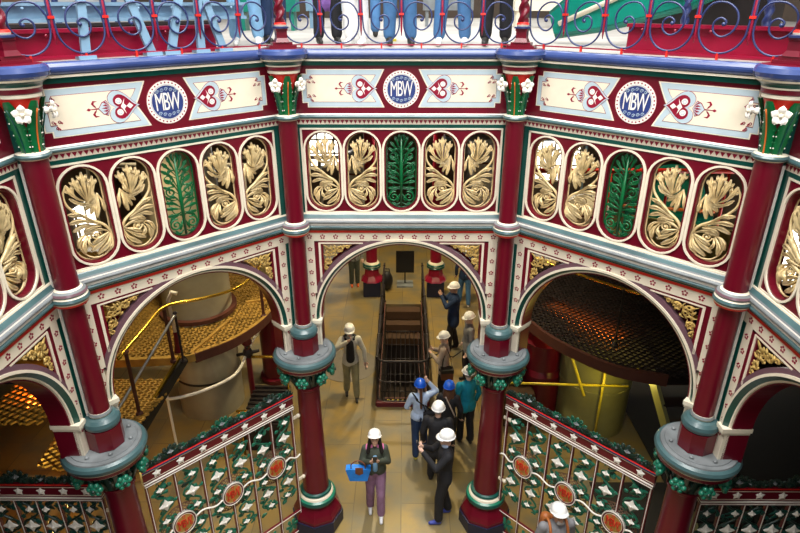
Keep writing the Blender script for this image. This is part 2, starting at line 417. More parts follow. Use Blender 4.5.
def balcony_panel(root):
    # ---- fascia
    mb = MB()
    prof = []; cm = []
    def seg(pts, col):
        for p_ in pts:
            if prof: cm.append(col)
            prof.append(p_)
    seg([(-.02, 6.56), (.03, 6.56)], 'deck'); seg(halfround(.03, 6.508, .050, 10)[:], 'cobalt'); seg([(.05, 6.458), (.05, 6.440)], 'cream'); seg([(.035, 6.437), (.022, 6.395), (0, 6.393)], 'dark_green')
    seg([(0, 5.905)], 'maroon'); seg([(.02, 5.902), (.028, 5.895)], 'white_paint'); seg(halfround(.03, 5.875, .019, 5), 'grey_teal'); seg([(.018, 5.853), (.010, 5.848), (-.03, 5.848)], 'cream')
    sweep(mb, prof, cm)
    sweep(mb, [(-.03, 5.85), (-.03, 6.56)], ['iron'])
    mb.build('fascia', root)
    # ---- painted panels
    for sx in (-1, 1):
        p = MB()
        def R_(pts): return [((x/7.27-105)*.01047*-sx, 6.163-(z-168)/7.27*.0101) for x, z in pts]
        def rough(r_): return [((x/7.27-105)*.01047*-sx, 6.163-(z-168)/7.27*.0101) for x, z in r_]
        tip = [(640, 28), (615, 80), (592, 125), (568, 168), (592, 211), (615, 256), (640, 308)]
        p.plate(R_([(72, 28)]+tip+[(72, 308), (72, 275), (34, 275), (34, 61), (72, 61)]), 0, -.002, 'cream')
        tip2 = [(626, 34), (604, 82), (580, 128), (556, 168), (580, 208), (604, 254), (626, 302)]
        p.plate(R_([(80, 34)]+tip2+[(80, 302), (80, 269), (42, 269), (42, 67), (80, 67)]), 0, -.0035, 'pale_blue')
        for off, mm, w in ((0, 'crimson', -.005), (2.5, 'cream', -.0065)):
            o_ = off
            p.plate(R_([(104+o_, 68+o_), (578-o_*2, 68+o_), (556-o_, 103), (520, 140), (500, 168), (520, 196), (556-o_, 233), (578-o_*2, 268-o_), (104+o_, 268-o_), (104+o_, 236-o_), (70+o_, 236-o_), (70+o_, 100+o_), (104+o_, 100+o_)]), 0, w, mm)
        for (x, z) in ((104, 84), (104, 252), (87, 118), (87, 218), (121, 118), (121, 218)):
            p.tube([(q_[0], -.0075, q_[1]) for q_ in R_([(x+9*math.cos(t)*(1-t/14), z+9*math.sin(t)*(1-t/14)) for t in [i*.55 for i in range(14)]])], .0032, 'crimson', 4)
            p.plate(R_([(x+11+5*math.cos(t), z+8+5*math.sin(t)) for t in [i*PI/4 for i in range(8)]]), 0, -.0085, 'crimson')
        for zz in (100, 236):
            p.plate(R_([(70, zz-1), (104, zz-1), (104, zz+1), (70, zz+1)]), 0, -.0075, 'crimson'); 
        # heart
        def heart(cx, cz, s_, n=36):
            o = []
            for i in range(n):
                t = 2*PI*i/n; hx = 16*math.sin(t)**3; hy = 13*math.cos(t)-5*math.cos(2*t)-2*math.cos(3*t)-math.cos(4*t)
                o.append((cx-hy*s_, cz+hx*s_*.95))
            return o
        p.plate(R_(heart(478, 168, 6.6)), 0, -.0078, 'crimson'); p.plate(R_(heart(478, 168, 6.4)), 0, -.009, 'pale_blue'); p.plate(R_(heart(488, 168, 4.9)), 0, -.0105, 'crimson')
        for zz in (134, 202):
            p.plate(R_(disc(462, zz, 19, 20)), 0, -.0118, 'white_paint')
            for k in range(6): p.plate(R_(disc(462+10*math.cos(k*PI/3), zz+10*math.sin(k*PI/3), 4.2, 8)), 0, -.0128, 'pale_blue')
        p.plate(R_([(545, 168), (525, 186), (505, 168), (525, 150)]), 0, -.0118, 'white_paint')
        p.plate(R_([(505, 168), (490, 185), (498, 215), (482, 186), (470, 168), (482, 150), (498, 121), (490, 151)]), 0, -.0122, 'white_paint')
        # palmette and fleur
        p.plate(R_([(340, 168), (365, 132), (392, 120), (412, 168), (392, 216), (365, 204)]), 0, -.0078, 'crimson')
        p.plate(R_([(344, 168), (367, 137), (390, 125), (410, 168), (390, 211), (367, 199)]), 0, -.0088, 'pale_blue')
        for dz in (-34, -17, 0, 17, 34):
            p.plate(R_([(405, 168+dz*.25), (385, 168+dz-6), (360+abs(dz)*.4, 168+dz*.95), (385, 168+dz+6)]), 0, -.0098, 'crimson')
        p.plate(R_([(275, 168), (287, 159), (300, 166), (345, 164), (345, 172), (300, 170), (287, 177)]), 0, -.0078, 'crimson')
        for q_ in (-1, 1):
            p.plate(R_([(332, 168+q_*4), (318, 168+q_*14), (305, 168+q_*32), (318, 168+q_*50), (342, 168+q_*44), (322, 168+q_*40), (319, 168+q_*28), (328, 168+q_*16)]), 0, -.0082, 'crimson')
        p.build('painted_panel', root)
    # ---- roundel
    e = MB(); cz = 6.155
    e.plate(disc(0, cz, .196, 48), 0, -.004, 'crimson'); e.plate(disc(0, cz, .191, 48), 0, -.006, 'white_paint')
    for k in range(32): e.plate(disc(.174*math.cos(k*PI/16), cz+.174*math.sin(k*PI/16), .0075, 8), 0, -.008, 'crimson')
    e.plate(disc(0, cz, .155, 40), 0, -.009, 'roundel_blue')
    e.ring(disc(0, cz, .148, 40), disc(0, cz, .153, 40), 0, -.0105, 'white_paint')
    for q_ in (-1, 1):
        for k in range(5):
            cx = (k-2)*.042; e.tube(P3(spiral(cx, cz+q_*(.116-abs(k-2)*.010), .018, .004, 0, 1.3, 12), -.0105), .0022, 'pale_blue', 4)
    eo = e.build('roundel', root)
    text_obj(MBW_white, 'monogram', eo, (0, -.0115, cz))
    # ---- tooth band
    t = MB(); t.box(-QP, QP, -.004, 0.03, 5.79, 5.852, 'cream'); n = 50
    for k in range(n):
        u0 = -Q+.05+(S-.1)*k/n; u1 = u0+(S-.1)/n
        t.plate([(u0+.002, 5.838), (u1-.002, 5.838), ((u0+u1)/2, 5.798)], 0, -.0065, 'crimson')
    t.box(-QP, QP, -.003, 0.03, 5.752, 5.790, 'dark_green')
    t.build('tooth_band', root)
    # ---- pierced frieze
    f = MB(); z0, z1 = 4.785, 5.752; zc = 5.262; pitch = .432
    f.box(-QP, -1.10, 0, .03, z0, z1, 'dark_green'); f.box(1.10, QP, 0, .03, z0, z1, 'dark_green')
    for sx in (-1, 1): f.box(sx*1.115-.009, sx*1.115+.009, -.006, .02, z0, z1-.0, 'cream') if False else None
    f.box(-1.10, -1.08, -.006, .03, z0, z1, 'cream'); f.box(1.08, 1.10, -.006, .03, z0, z1, 'cream')
    f.box(-1.10, 1.10, -.006, .03, z1-.018, z1, 'cream'); f.box(-1.10, 1.10, -.006, .03, z0, z0+.018, 'cream')
    ths = sorted(set([2*PI*i/64 for i in range(64)]+[math.atan2(b_, a_) % (2*PI) for a_ in (-.216, .216) for b_ in (-.4655, .4655)]))
    for i in range(5):
        cx = (i-2)*pitch
        f.ring(stad(cx, zc, .205, .46, ths), rect_dir(cx, zc, .216, .4655, ths), .03, 0.004, 'maroon')
        f.ring(stad(cx, zc, .190, .448, ths), stad(cx, zc, .2145, .4645, ths), .03, -.010, 'cream')
        f.ring(stad(cx, zc, .172, .434, ths), stad(cx, zc, .191, .449, ths), .10, 0.004, 'maroon')
    f.build('frieze_frame', root)
    for i in range(5):
        g = green_leaf() if i == 2 else gold_leaf(1 if i in (0, 3) else -1)
        g.build('foliage_panel', root, ((i-2)*pitch, .07, zc), 'green cast foliage grille' if i == 2 else 'gold cast acanthus grille')
    # ---- mouldings below
    mo = MB()
    prof = []; cm = []
    def seg(pts, col):
        for p_ in pts:
            if prof: cm.append(col)
            prof.append(p_)
    seg([(-.02, 4.79), (.012, 4.787), (.014, 4.772)], 'cream'); seg([(.020, 4.765), (.040, 4.735)], 'grey_teal'); seg([(.048, 4.722)], 'slate_grey'); seg([(.050, 4.708)], 'white_paint')
    seg(halfround(.050, 4.688, .018, 5), 'slate_grey'); seg([(.046, 4.668)], 'maroon'); seg([(.046, 4.650), (.044, 4.642)], 'white_paint'); seg(halfround(.040, 4.622, .019, 5), 'grey_teal')
    seg([(.030, 4.600), (.026, 4.594)], 'white_paint'); seg([(.024, 4.580), (.018, 4.574)], 'dark_green'); seg([(.015, 4.572), (.012, 4.543), (-.02, 4.543)], 'scarlet')
    sweep(mo, prof, cm); mo.build('moulding', root)
    # ---- arch frame
    a_ = MB(); CZ = 3.38; R = 1.0; D = .24; n = 48
    a_.box(-QP, QP, 0, .05, 4.435, 4.55, 'cream')
    for sx in (-1, 1):
        x0, x1 = sorted((sx*1.025, sx*1.125)); a_.box(x0, x1, 0, .05, 2.95, 3.38, 'cream'); x0, x1 = sorted((sx*1.049, sx*1.125)); a_.box(x0, x1, 0, .05, 3.38, 3.75, 'cream'); x0, x1 = sorted((sx*1.025, sx*1.125)); a_.box(x0, x1, 0, .05, 3.75, 4.435, 'cream')
        x0, x1 = sorted((sx*1.125, sx*QP)); a_.box(x0, x1, .004, .05, 2.95, 4.53, 'dark_green')
        x0, x1 = sorted((sx*.975, sx*1.0255)); a_.box(x0, x1, .003, .05, 3.85, 4.436, 'maroon')
        x0, x1 = sorted((sx*.95, sx*.976)); a_.box(x0, x1, -.002, .05, 3.90, 4.41, 'cream')
        x0, x1 = sorted((sx*.925, sx*.9505)); a_.box(x0, x1, .006, .06, 3.94, 4.392, 'maroon')
        x0, x1 = sorted((sx*1.0, sx*1.03)); a_.box(x0, x1, 0, .05, 2.95, 3.38, 'cream')
        # impost cap
        x0, x1 = sorted((sx*.985, sx*1.10)); a_.box(x0, x1, -.035, D+.01, 3.34, 3.385, 'cream'); a_.box(x0+.01, x1-.01, -.022, D, 3.31, 3.34, 'cream')
        # leg reveal
        x0, x1 = sorted((sx*1.0, sx*1.16)); a_.box(x0, x1, .03, D, 2.95, 3.36, 'maroon')
        # spandrel outer line segments over the top
        x0, x1 = sorted((sx*.38, sx*1.025)); a_.box(x0, x1, .003, .05, 4.415, 4.436, 'maroon')
        x0, x1 = sorted((sx*.45, sx*.97)); a_.box(x0, x1, -.002, .05, 4.400, 4.4155, 'cream')
        x0, x1 = sorted((sx*.50, sx*.95)); a_.box(x0, x1, .006, .06, 4.388, 4.4005, 'maroon')
    th = [PI*i/n for i in range(n+1)]
    def arcR(r, clip=False):
        o = []
        for t in th:
            rr = r
            if clip: rr = min(r, (4.44-CZ)/max(math.sin(t), 1e-6), 1.0255/max(abs(math.cos(t)), 1e-6)); rr = max(rr, R+.066)
            o.append((rr*math.cos(t), CZ+rr*math.sin(t)))
        return o
    def strip(r0, w0, r1, w1, m_):
        p0, p1 = arcR(r0), arcR(r1); k_ = len(p0)
        a_.add([(p[0], w0, p[1]) for p in p0]+[(p[0], w1, p[1]) for p in p1], [(q_, q_+1, q_+1+k_, q_+k_) for q_ in range(k_-1)], m_)
    a_.ring(arcR(R+.053), arcR(R+.078), .06, -.014, 'cream', False); a_.ring(arcR(R+.074), arcR(R+.125, True), .06, -.002, 'mauve', False)
    strip(R+.054, -.014, R+.020, .030, 'dark_green'); strip(R+.020, .030, R+.006, .034, 'cream'); strip(R+.006, .034, R, .05, 'cream')
    a_.ring(arcR(R-.012), arcR(R+.03), D, .052, 'maroon', False)
    a_.ring(arcR(R+.05), arcR(R+.12), D, D-.03, 'maroon', False)
    for k in range(15):
        u_ = -1.075+2.15*k/14; flower5(a_, u_, 4.490, .029, 0, -.003, 'crimson')
    for sx in (-1, 1):
        for k in range(8): flower5(a_, sx*1.077, 4.33-.15*k, .027, 0, -.003, 'crimson')
    a_.build('arch_frame', root)
    for sx in (-1, 1):
        g = MB()
        def U(x, z): return (sx*(.925-x), 4.388-z)
        g.tube(P3(spline([U(.01, .34), U(.03, .2), U(.10, .10), U(.22, .03), U(.34, .01)], 6), .02), .008, 'antique_gold', 5)
        for (x, z, r, a0, tn) in ((.085, .085, .07, 1, 1.7), (.20, .055, .045, 3, -1.5), (.05, .215, .045, 0, 1.5), (.29, .025, .022, 0, 1.2), (.03, .30, .025, 2, -1.2)):
            c = U(x, z); g.tube(P3(spiral(c[0], c[1], r, .008, a0, tn*sx, 24), .01), .009, 'antique_gold', 5)
            for k in range(6):
                t = k*PI/3+a0; g.lobe([c, (c[0]+r*.6*math.cos(t), c[1]+r*.6*math.sin(t)), (c[0]+r*math.cos(t+.5), c[1]+r*math.sin(t+.5))], .007*r/.06+.003, .016, 'antique_gold', .008, 4)
        for (x, z, x2, z2) in ((.0, .0, .06, .05), (.0, .12, .05, .15), (.13, .0, .15, .05), (.0, .26, .03, .27), (.24, .0, .25, .04), (.12, .15, .16, .12), (.08, .16, .07, .21)):
            g.lobe([U(x, z), U((x+x2)/2+.01, (z+z2)/2), U(x2, z2)], .011, .016, 'antique_gold', .006, 4)
        g.build('spandrel_scroll', root)
    return root

# group of things made from one prototype
labels_b = {'far': 'balcony panel facing the camera between the two middle columns, round arch over the aisle',
            'left': 'balcony panel slanting away on the left, its arch framing the grey cylinder',
            'right': 'balcony panel slanting away on the right, its arch framing the dark engine bay',
            'near left': 'balcony panel cut off by the left edge of the picture',
            'near right': 'balcony panel cut off by the right edge of the picture'}
proto = empty('balcony_panel', (0, AP, PZ), 0, labels_b['far'], 'balcony panel', 'painted cast iron balcony panels around the octagonal well')
balcony_panel(proto); proto.scale = (PS, 1, PS)
for (x, y), rz, nm in FACETS[1:]:
    c = copy_tree(proto); c.location = (x, y, PZ); c.rotation_euler.z = rz; c['label'] = labels_b[nm]

# ------------------------------------------------------------------ scrolled railings on the gallery edge
def railing_panel(root):
    z0 = DECK
    r = MB(); r.box(-Q+.1, Q-.1, -.006, .006, z0+.028, z0+.040, 'crimson')
    for k in range(6): r.box(-Q+S/12+k*S/6-.008, -Q+S/12+k*S/6+.008, -.012, .012, z0-.005, z0+.05, 'scarlet')
    r.build('bottom_rail', root)
    t = MB(); t.tube([(-Q+.05, 0, z0+1.1), (Q-.05, 0, z0+1.1)], .03, 'wood', 8); t.box(-Q+.1, Q-.1, -.012, .012, z0+1.04, z0+1.07, 'rail_blue'); t.build('top_rail', root, label='polished wooden handrail')
    for k in range(1, 6):
        u = -Q+S/6*k
        p = MB(); p.tube([(u, 0, z0+.12), (u, 0, z0+.17), (u, 0, z0+.35), (u, 0, z0+1.05)], [.003, .009, .012, .012], 'crimson', 8); p.build('upright', root)
        c = MB(); c.box(u-.024, u+.024, -.016, .016, z0+.312, z0+.332, 'scarlet'); c.build('collar', root)
    for k in range(6):
        u = -Q+S/12+S/6*k; sx = 1 if k < 3 else -1
        s_ = MB(); R0 = .182
        pts = [(u-sx*.197, z0+.80), (u-sx*.193, z0+.45), (u-sx*.189, z0+.32)]
        pts += [(u-sx*R0*math.cos(t), z0+.232-R0*math.sin(t)) for t in [PI*i/14 for i in range(15)]]
        pts += [(u+sx*(.175), z0+.33), (u+sx*.11, z0+.42), (u+sx*.0, z0+.425), (u-sx*.085, z0+.36), (u-sx*.1, z0+.27), (u-sx*.06, z0+.20), (u+sx*.01, z0+.175), (u+sx*.07, z0+.215), (u+sx*.075, z0+.28), (u+sx*.03, z0+.315), (u-sx*.015, z0+.29), (u-sx*.01, z0+.26)]
        s_.tube(P3(spline(pts, 3)), .0085, 'rail_blue', 6); s_.ball((u, 0, z0+.268), .017, 'rail_blue', 8, 6)
        pts = [(u+sx*.19, z0+.30), (u+sx*.185, z0+.50), (u+sx*.12, z0+.62), (u-sx*.0, z0+.78), (u-sx*.13, z0+.86), (u-sx*.16, z0+.96), (u-sx*.08, z0+1.03), (u+sx*.03, z0+1.0), (u+sx*.07, z0+.9), (u+sx*.0, z0+.84), (u-sx*.05, z0+.9)]
        s_.tube(P3(spline(pts, 4)), .0085, 'rail_blue', 6)
        s_.build('scroll', root)
labels_r = {'far': 'blue scrolled iron railing panel on the far gallery edge, people standing behind',
            'left': 'blue scrolled iron railing panel on the left slanting gallery edge before pale blue beam',
            'right': 'blue scrolled iron railing panel on the right slanting edge before the green casting',
            'near left': 'blue scrolled iron railing panel ending at the left picture edge',
            'near right': 'blue scrolled iron railing panel ending at the right picture edge'}
rp = empty('railing_panel', (0, AP, PZ), 0, labels_r['far'], 'railing', 'scrolled railings around the gallery well')
railing_panel(rp); rp.scale = (PS, 1, PS)
for (x, y), rz, nm in FACETS[1:]:
    c = copy_tree(rp); c.location = (x, y, PZ); c.rotation_euler.z = rz; c['label'] = labels_r[nm]
# railing posts
def railing_post(root):
    p = MB(); p.box(-.14, .14, -.07, .09, .0, .03, 'maroon'); p.box(-.10, .10, -.06, .07, .03, .06, 'maroon')
    p.lathe([(.10, .06), (.075, .10), (.075, .165), (.085, .17), (.085, .19)], m='maroon', seg=4, rot=PI/4, smooth=False)
    p.lathe([(.085, .19, 'rail_blue'), (.085, .205, 'rail_blue'), (.06, .21, 'cream'), (.065, .225, 'scarlet'), (.06, .24, 'scarlet'), (.05, .245)], seg=16, m='cream'); p.build('pedestal', root)
    t = MB(); n = 60; seg = 16; vs = []
    for i in range(n+1):
        z = .245+.80*i/n
        for k in range(seg):
            th = 2*PI*k/seg; rr = .046+.011*math.cos(2*(th-z*26)); vs.append((rr*math.cos(th), rr*math.sin(th), z))
    t.add(vs, [(i*seg+k, i*seg+(k+1) % seg, (i+1)*seg+(k+1) % seg, (i+1)*seg+k) for i in range(n) for k in range(seg)], 'maroon', True)
    t.build('twisted_shaft', root)
    f = MB(); f.lathe([(.06, 1.045), (.07, 1.07), (.05, 1.10), (.075, 1.16), (.05, 1.22), (.0, 1.24)], m='maroon', seg=16); f.build('finial', root)
post = empty('railing_post', (*VERT['v1'], DECK), -PI/8+PI/4, 'twisted maroon railing post above the left middle column', 'railing post', 'twisted railing posts')
railing_post(post)
for k, rz, lb in (('v2', -PI/8, 'twisted maroon railing post above the right middle column'), ('v0', 3*PI/8, 'twisted maroon railing post at the left picture edge'), ('v3', -3*PI/8, 'twisted maroon railing post at the right picture edge')):
    c = copy_tree(post); c.location = (*VERT[k], DECK); c.rotation_euler.z = rz; c['label'] = lb
post.rotation_euler.z = PI/8

# ------------------------------------------------------------------ corner shafts (upper) and columns (lower); local -y faces the well centre
def corner_shaft(root):
    c = MB()
    c.lathe([(.02, 6.562, 'maroon'), (.22, 6.562, 'cobalt'), (.252, 6.545, 'cobalt'), (.266, 6.51, 'cobalt'), (.256, 6.478, 'cobalt'), (.235, 6.460, 'cream'), (.225, 6.445, 'dark_green'), (.195, 6.425, 'dark_green'), (.185, 6.405, 'cream'),
             (.182, 6.392, 'maroon'), (.180, 6.36, 'maroon'), (.168, 6.35, 'cream'), (.168, 6.325, 'cream'), (.15, 6.318, 'cream')], seg=32); c.build('cap', root)
    b_ = MB(); b_.lathe([(.150, 6.32, 'scarlet'), (.125, 6.24, 'scarlet'), (.095, 6.16, 'maroon'), (.07, 6.02, 'maroon'), (.062, 5.88, 'maroon')], seg=24); b_.build('bell', root)
    for ang in (-PI/2, -PI/2-1.15, -PI/2+1.15):
        l = MB(); pts = []; K = 7; n = 14; vs = []
        for i in range(n+1):
            t = i/n; z = 5.885+.42*t; rad = .078+.018*t+.075*t**2+.03*max(0, t-.7); w = (.030+.022*math.sin(PI*t**.8))*(1 if t < .93 else .6)
            w *= 1+.12*math.sin(t*40)
            for k in range(K):
                s_ = (k/(K-1)-.5)*2; vs.append((s_*w, -(rad+.012*(1-s_*s_)), z))
        M_ = Matrix.Rotation(ang+PI/2, 4, 'Z')
        l.add([M_ @ Vector(v) for v in vs], [(i*K+k, i*K+k+1, (i+1)*K+k+1, (i+1)*K+k) for i in range(n) for k in range(K-1)], 'leaf_green', True)
        l.add([M_ @ Vector((v[0], v[1]+.02, v[2])) for v in vs], [(i*K+k, (i+1)*K+k, (i+1)*K+k+1, i*K+k+1) for i in range(n) for k in range(K-1)], 'leaf_green', True)
        l.tube([M_ @ Vector((0, -(.092+.018*t+.075*t*t), 5.885+.36*t)) for t in [i/8 for i in range(9)]], .006, 'orange' if ang == -PI/2 else 'dark_green', 5)
        for sx in (-1, 1):
            for i in range(8):
                t = i/9+.04; l.ball(M_ @ Vector((sx*(.030+.022*math.sin(PI*t**.8)), -(.08+.018*t+.075*t*t), 5.885+.42*t)), .006, 'white_paint' if i % 2 else 'leaf_green', 5, 4)
        l.build('acanthus_leaf', root)
    for ang in (-PI/2-.62, -PI/2+.62):
        f = MB(); M_ = Matrix.Translation((.20*math.cos(ang), .20*math.sin(ang), 6.215)) @ Matrix.Rotation(ang+PI/2, 4, 'Z')
        for k in range(5):
            t = k*2*PI/5+PI/2
            pts = [(0, 0), (.035, 0), (.07, 0)]
            vs = []; n = 6
            for i in range(n+1):
                q_ = i/n; w = .030*math.sin(PI*min(1, q_*.92+.08)); rr = .012+.062*q_
                for s_ in (-1, 0, 1):
                    x = rr*math.cos(t)-s_*w*math.sin(t); z = rr*math.sin(t)+s_*w*math.cos(t); vs.append(M_ @ Vector((x, -.018-.02*math.sin(q_*PI*.8)-(.0 if s_ else .008), z)))
            f.add(vs, [(i*3+k2, i*3+k2+1, (i+1)*3+k2+1, (i+1)*3+k2) for i in range(n) for k2 in (0, 1)], 'white_paint', True)
            f.add([v+(M_.to_3x3() @ Vector((0, .012, 0))) for v in vs], [(i*3+k2, (i+1)*3+k2, (i+1)*3+k2+1, i*3+k2+1) for i in range(n) for k2 in (0, 1)], 'white_paint', True)
        f.ball(M_ @ Vector((0, -.035, 0)), .018, 'cream', 8, 6); f.lathe([(.02, 0), (.03, .03)], seg=8, m='white_paint', M=M_ @ Matrix.Rotation(-PI/2, 4, 'X'))
        f.build('flower', root, label='white five-petalled metal flower')
    r = MB(); r.lathe([(.09, 5.90, 'cream'), (.125, 5.887, 'grey_teal'), (.138, 5.87, 'grey_teal'), (.130, 5.850, 'cream'), (.118, 5.842, 'cream'), (.10, 5.835)], seg=24, m='cream'); r.build('upper_collar', root)
    s_ = MB(); s_.lathe([(.101, 5.845), (.101, 4.63)], seg=28, m='maroon'); s_.lathe([(.094, 4.53), (.096, 3.33)], seg=28, m='maroon'); s_.build('shaft', root)
    g = MB(); g.lathe([(.10, 4.69, 'cream'), (.12, 4.675, 'slate_grey'), (.145, 4.66, 'mauve'), (.155, 4.64, 'slate_grey'), (.146, 4.622, 'cream'), (.155, 4.61, 'grey_teal'), (.165, 4.585, 'grey_teal'), (.155, 4.565, 'cream'), (.148, 4.552, 'scarlet'), (.14, 4.53, 'scarlet'), (.095, 4.51)], seg=28, m='scarlet'); g.build('lower_collar', root)
    h = MB(); h.lathe([(.085, 3.36, 'cream'), (.098, 3.345, 'slate_grey'), (.11, 3.32, 'cream'), (.10, 3.30, 'grey_teal'), (.135, 3.285, 'grey_teal'), (.165, 3.255, 'grey_teal'), (.175, 3.22, 'grey_teal'), (.165, 3.185, 'grey_teal'), (.14, 3.165)], seg=28, m='grey_teal'); h.build('base_ring', root)
    p = MB(); p.lathe([(.172, 3.17), (.172, 2.94)], seg=8, m='maroon', rot=PI/8, smooth=False); p.build('pedestal', root)
    k_ = MB(); k_.box(-.07, .07, .05, .20, 2.94, 6.40, 'dark_green'); k_.box(-.085, .085, .07, .09, 2.94, 5.80, 'white_paint'); k_.build('backing_strip', root, label='green backing strip with white edges')
def column(root):
    a_ = MB(); a_.lathe([(.02, 2.935, 'slate_grey'), (.30, 2.935, 'slate_grey'), (.305, 2.925, 'slate_grey'), (.34, 2.92, 'slate_grey'), (.345, 2.905, 'grey_teal'), (.375, 2.89, 'grey_teal'), (.388, 2.86, 'grey_teal'), (.38, 2.825, 'grey_teal'), (.365, 2.805, 'cream'), (.36, 2.795, 'maroon'),
                          (.355, 2.755, 'maroon'), (.34, 2.745, 'cream'), (.335, 2.735, 'olive_iron'), (.24, 2.725, 'olive_iron')], seg=40, m='olive_iron'); o_ = a_.build('abacus', root); o_.location = (0, .06, 0); o_.scale = (1.05, 1.05, 1)
    for ang in (.9, 2.2): pass
    b_ = MB()
    for ang in (-PI/2-.5, -PI/2+.5, -PI/2-1.3, -PI/2+1.3): b_.lathe([(.022, 2.93), (.022, 2.955), (.012, 2.965)], (.27*math.cos(ang), .27*math.sin(ang), 0), 6, 'slate_grey')
    o_ = b_.build('bolt_heads', root); o_.location = (0, .06, 0)
    c = MB(); c.lathe([(.25, 2.735), (.235, 2.68), (.21, 2.58), (.185, 2.48), (.18, 2.44), (.165, 2.42)], seg=24, m='olive_iron')
    for k in range(16):
        t = k*PI/8; M_ = Matrix.Rotation(t, 4, 'Z'); 
        c.tube([M_ @ Vector((.185, 0, 2.45)), M_ @ Vector((.225, 0, 2.56)), M_ @ Vector((.27, 0, 2.66)), M_ @ Vector((.29, 0, 2.60))], [.012, .02, .018, .008], 'olive_iron', 5)
    o_ = c.build('capital', root); o_.location = (0, .03, 0)
    for k in range(8):
        t = k*PI/4+PI/8; kb = MB(); M_ = Matrix.Rotation(t, 4, 'Z'); cc = M_ @ Vector((.32, 0, 2.62)); kb.ball(cc, (.058, .058, .058), 'jade', 10, 8)
        for j in range(6):
            q_ = j*PI/3; d = M_ @ Vector((.022, .055*math.cos(q_), .055*math.sin(q_))); kb.ball(cc+d, .030, 'jade', 8, 6)
        kb.ball(cc+(M_ @ Vector((.055, 0, 0))), .022, 'olive_iron', 6, 5)
        kb.tube([M_ @ Vector((.22, 0, 2.60)), cc], .02, 'jade', 6); o_ = kb.build('leaf_knob', root); o_.location = (0, .045, 0)
    s_ = MB(); s_.lathe([(.168, 2.43, 'maroon'), (.17, 2.40, 'maroon'), (.148, 2.38, 'maroon'), (.152, 1.9, 'maroon'), (.172, 1.2, 'maroon'), (.185, .62, 'maroon'), (.19, .60)], seg=32, m='maroon'); s_.build('shaft', root)
    r = MB(); r.lathe([(.188, .655, 'dark_green'), (.215, .645, 'dark_green'), (.225, .625, 'dark_green'), (.215, .605, 'cream'), (.235, .59, 'cream'), (.245, .565, 'jade'), (.275, .545, 'dark_green'), (.285, .51, 'dark_green'), (.275, .475, 'dark_green'), (.25, .46)], seg=36, m='dark_green'); r.build('base_ring', root)
    p = MB(); p.lathe([(.245, .47), (.26, .43), (.32, .32), (.35, .25), (.35, .20)], seg=8, m='maroon', rot=PI/8, smooth=False); p.build('plinth', root)
    q_ = MB(); q_.lathe([(.37, .20), (.37, .0)], seg=8, m='navy', rot=PI/8, smooth=False); q_.build('base_block', root, label='navy octagonal block')
shaft = empty('corner_shaft', (*VERT['v1'], 0), PI/8, 'slim maroon shaft at the left middle corner, from gallery cap to teal disc', 'shaft', 'slim corner shafts of the arcade')
corner_shaft(shaft)
for k, rz, lb in (('v2', -PI/8, 'slim maroon shaft at the right middle corner, from gallery cap to teal disc'), ('v0', 3*PI/8, 'slim maroon shaft at the outer left corner, leaning across the picture'), ('v3', -3*PI/8, 'slim maroon shaft at the outer right corner, leaning across the picture')):
    c = copy_tree(shaft); c.location = (*VERT[k], 0); c.rotation_euler.z = rz; c['label'] = lb
colm = empty('column', (*VERT['v1'], 0), PI/8, 'stout maroon column left of the aisle, between screen and walking woman', 'column', 'stout maroon columns on the ground floor')
column(colm)
for k, rz, lb in (('v2', -PI/8, 'stout maroon column right of the aisle, beside the man photographing'), ('v0', 3*PI/8, 'maroon column at lower left with teal disc, between two screens'), ('v3', -3*PI/8, 'maroon column at lower right with teal disc, between two screens')):
    c = copy_tree(colm); c.location = (*VERT[k], 0); c.rotation_euler.z = rz; c['label'] = lb

# ------------------------------------------------------------------ ornamental screens between the columns
def diamond(mb, u, z, r, y, m='white_paint', squash=1.0, rot=0):
    n = 8; vs = [(u, y-.022, z)]
    for k in range(n):
        t = 2*PI*k/n+rot; rr = r if k % 2 == 0 else r*.52; vs.append((u+rr*math.cos(t)*squash, y-.004, z+rr*math.sin(t)))
    b_ = [(v[0], y+.012, v[2]) for v in vs[1:]]
    mb.add(vs+b_, [(0, 1+k, 1+(k+1) % n) for k in range(n)]+[(1+k, 9+k, 9+(k+1) % n, 1+(k+1) % n) for k in range(n)]+[tuple(range(16, 8, -1))], m)
    mb.ball((u, y-.018, z), r*.2, m, 6, 4)
def star5(mb, u, z, r, y, m):
    vs = [(u, y-.02, z)]; n = 10
    for k in range(n):
        t = PI/2+2*PI*k/n; rr = r if k % 2 == 0 else r*.62; vs.append((u+rr*math.cos(t), y-.003, z+rr*math.sin(t)))
    b_ = [(v[0], y+.01, v[2]) for v in vs[1:]]
    mb.add(vs+b_, [(0, 1+k, 1+(k+1) % n) for k in range(n)]+[(1+k, 11+k, 11+(k+1) % n, 1+(k+1) % n) for k in range(n)]+[tuple(range(20, 10, -1))], m)
def clump(mb, u, z, s_, m, m2=None, y=0):
    for k in range(7):
        t = PI*(.06+.88*k/6); c = (u+s_*.75*math.cos(t), z+s_*.75*math.sin(t))
        mb.lobe([(u, z), ((u+c[0])/2-.1*s_*math.sin(t), (z+c[1])/2), (u+s_*math.cos(t), z+s_*math.sin(t))], s_*.2, .02, m, y-.01*(k % 2), 4)
        e_ = (u+s_*math.cos(t), z+s_*math.sin(t)); mb.tube(P3(spiral(e_[0], e_[1], s_*.2, s_*.05, t, 1.2*(1 if k < 3 else -1), 10), y-.02), s_*.06, m, 5)
    if m2: diamond(mb, u, z+s_*.55, s_*.26, y-.03, m2)
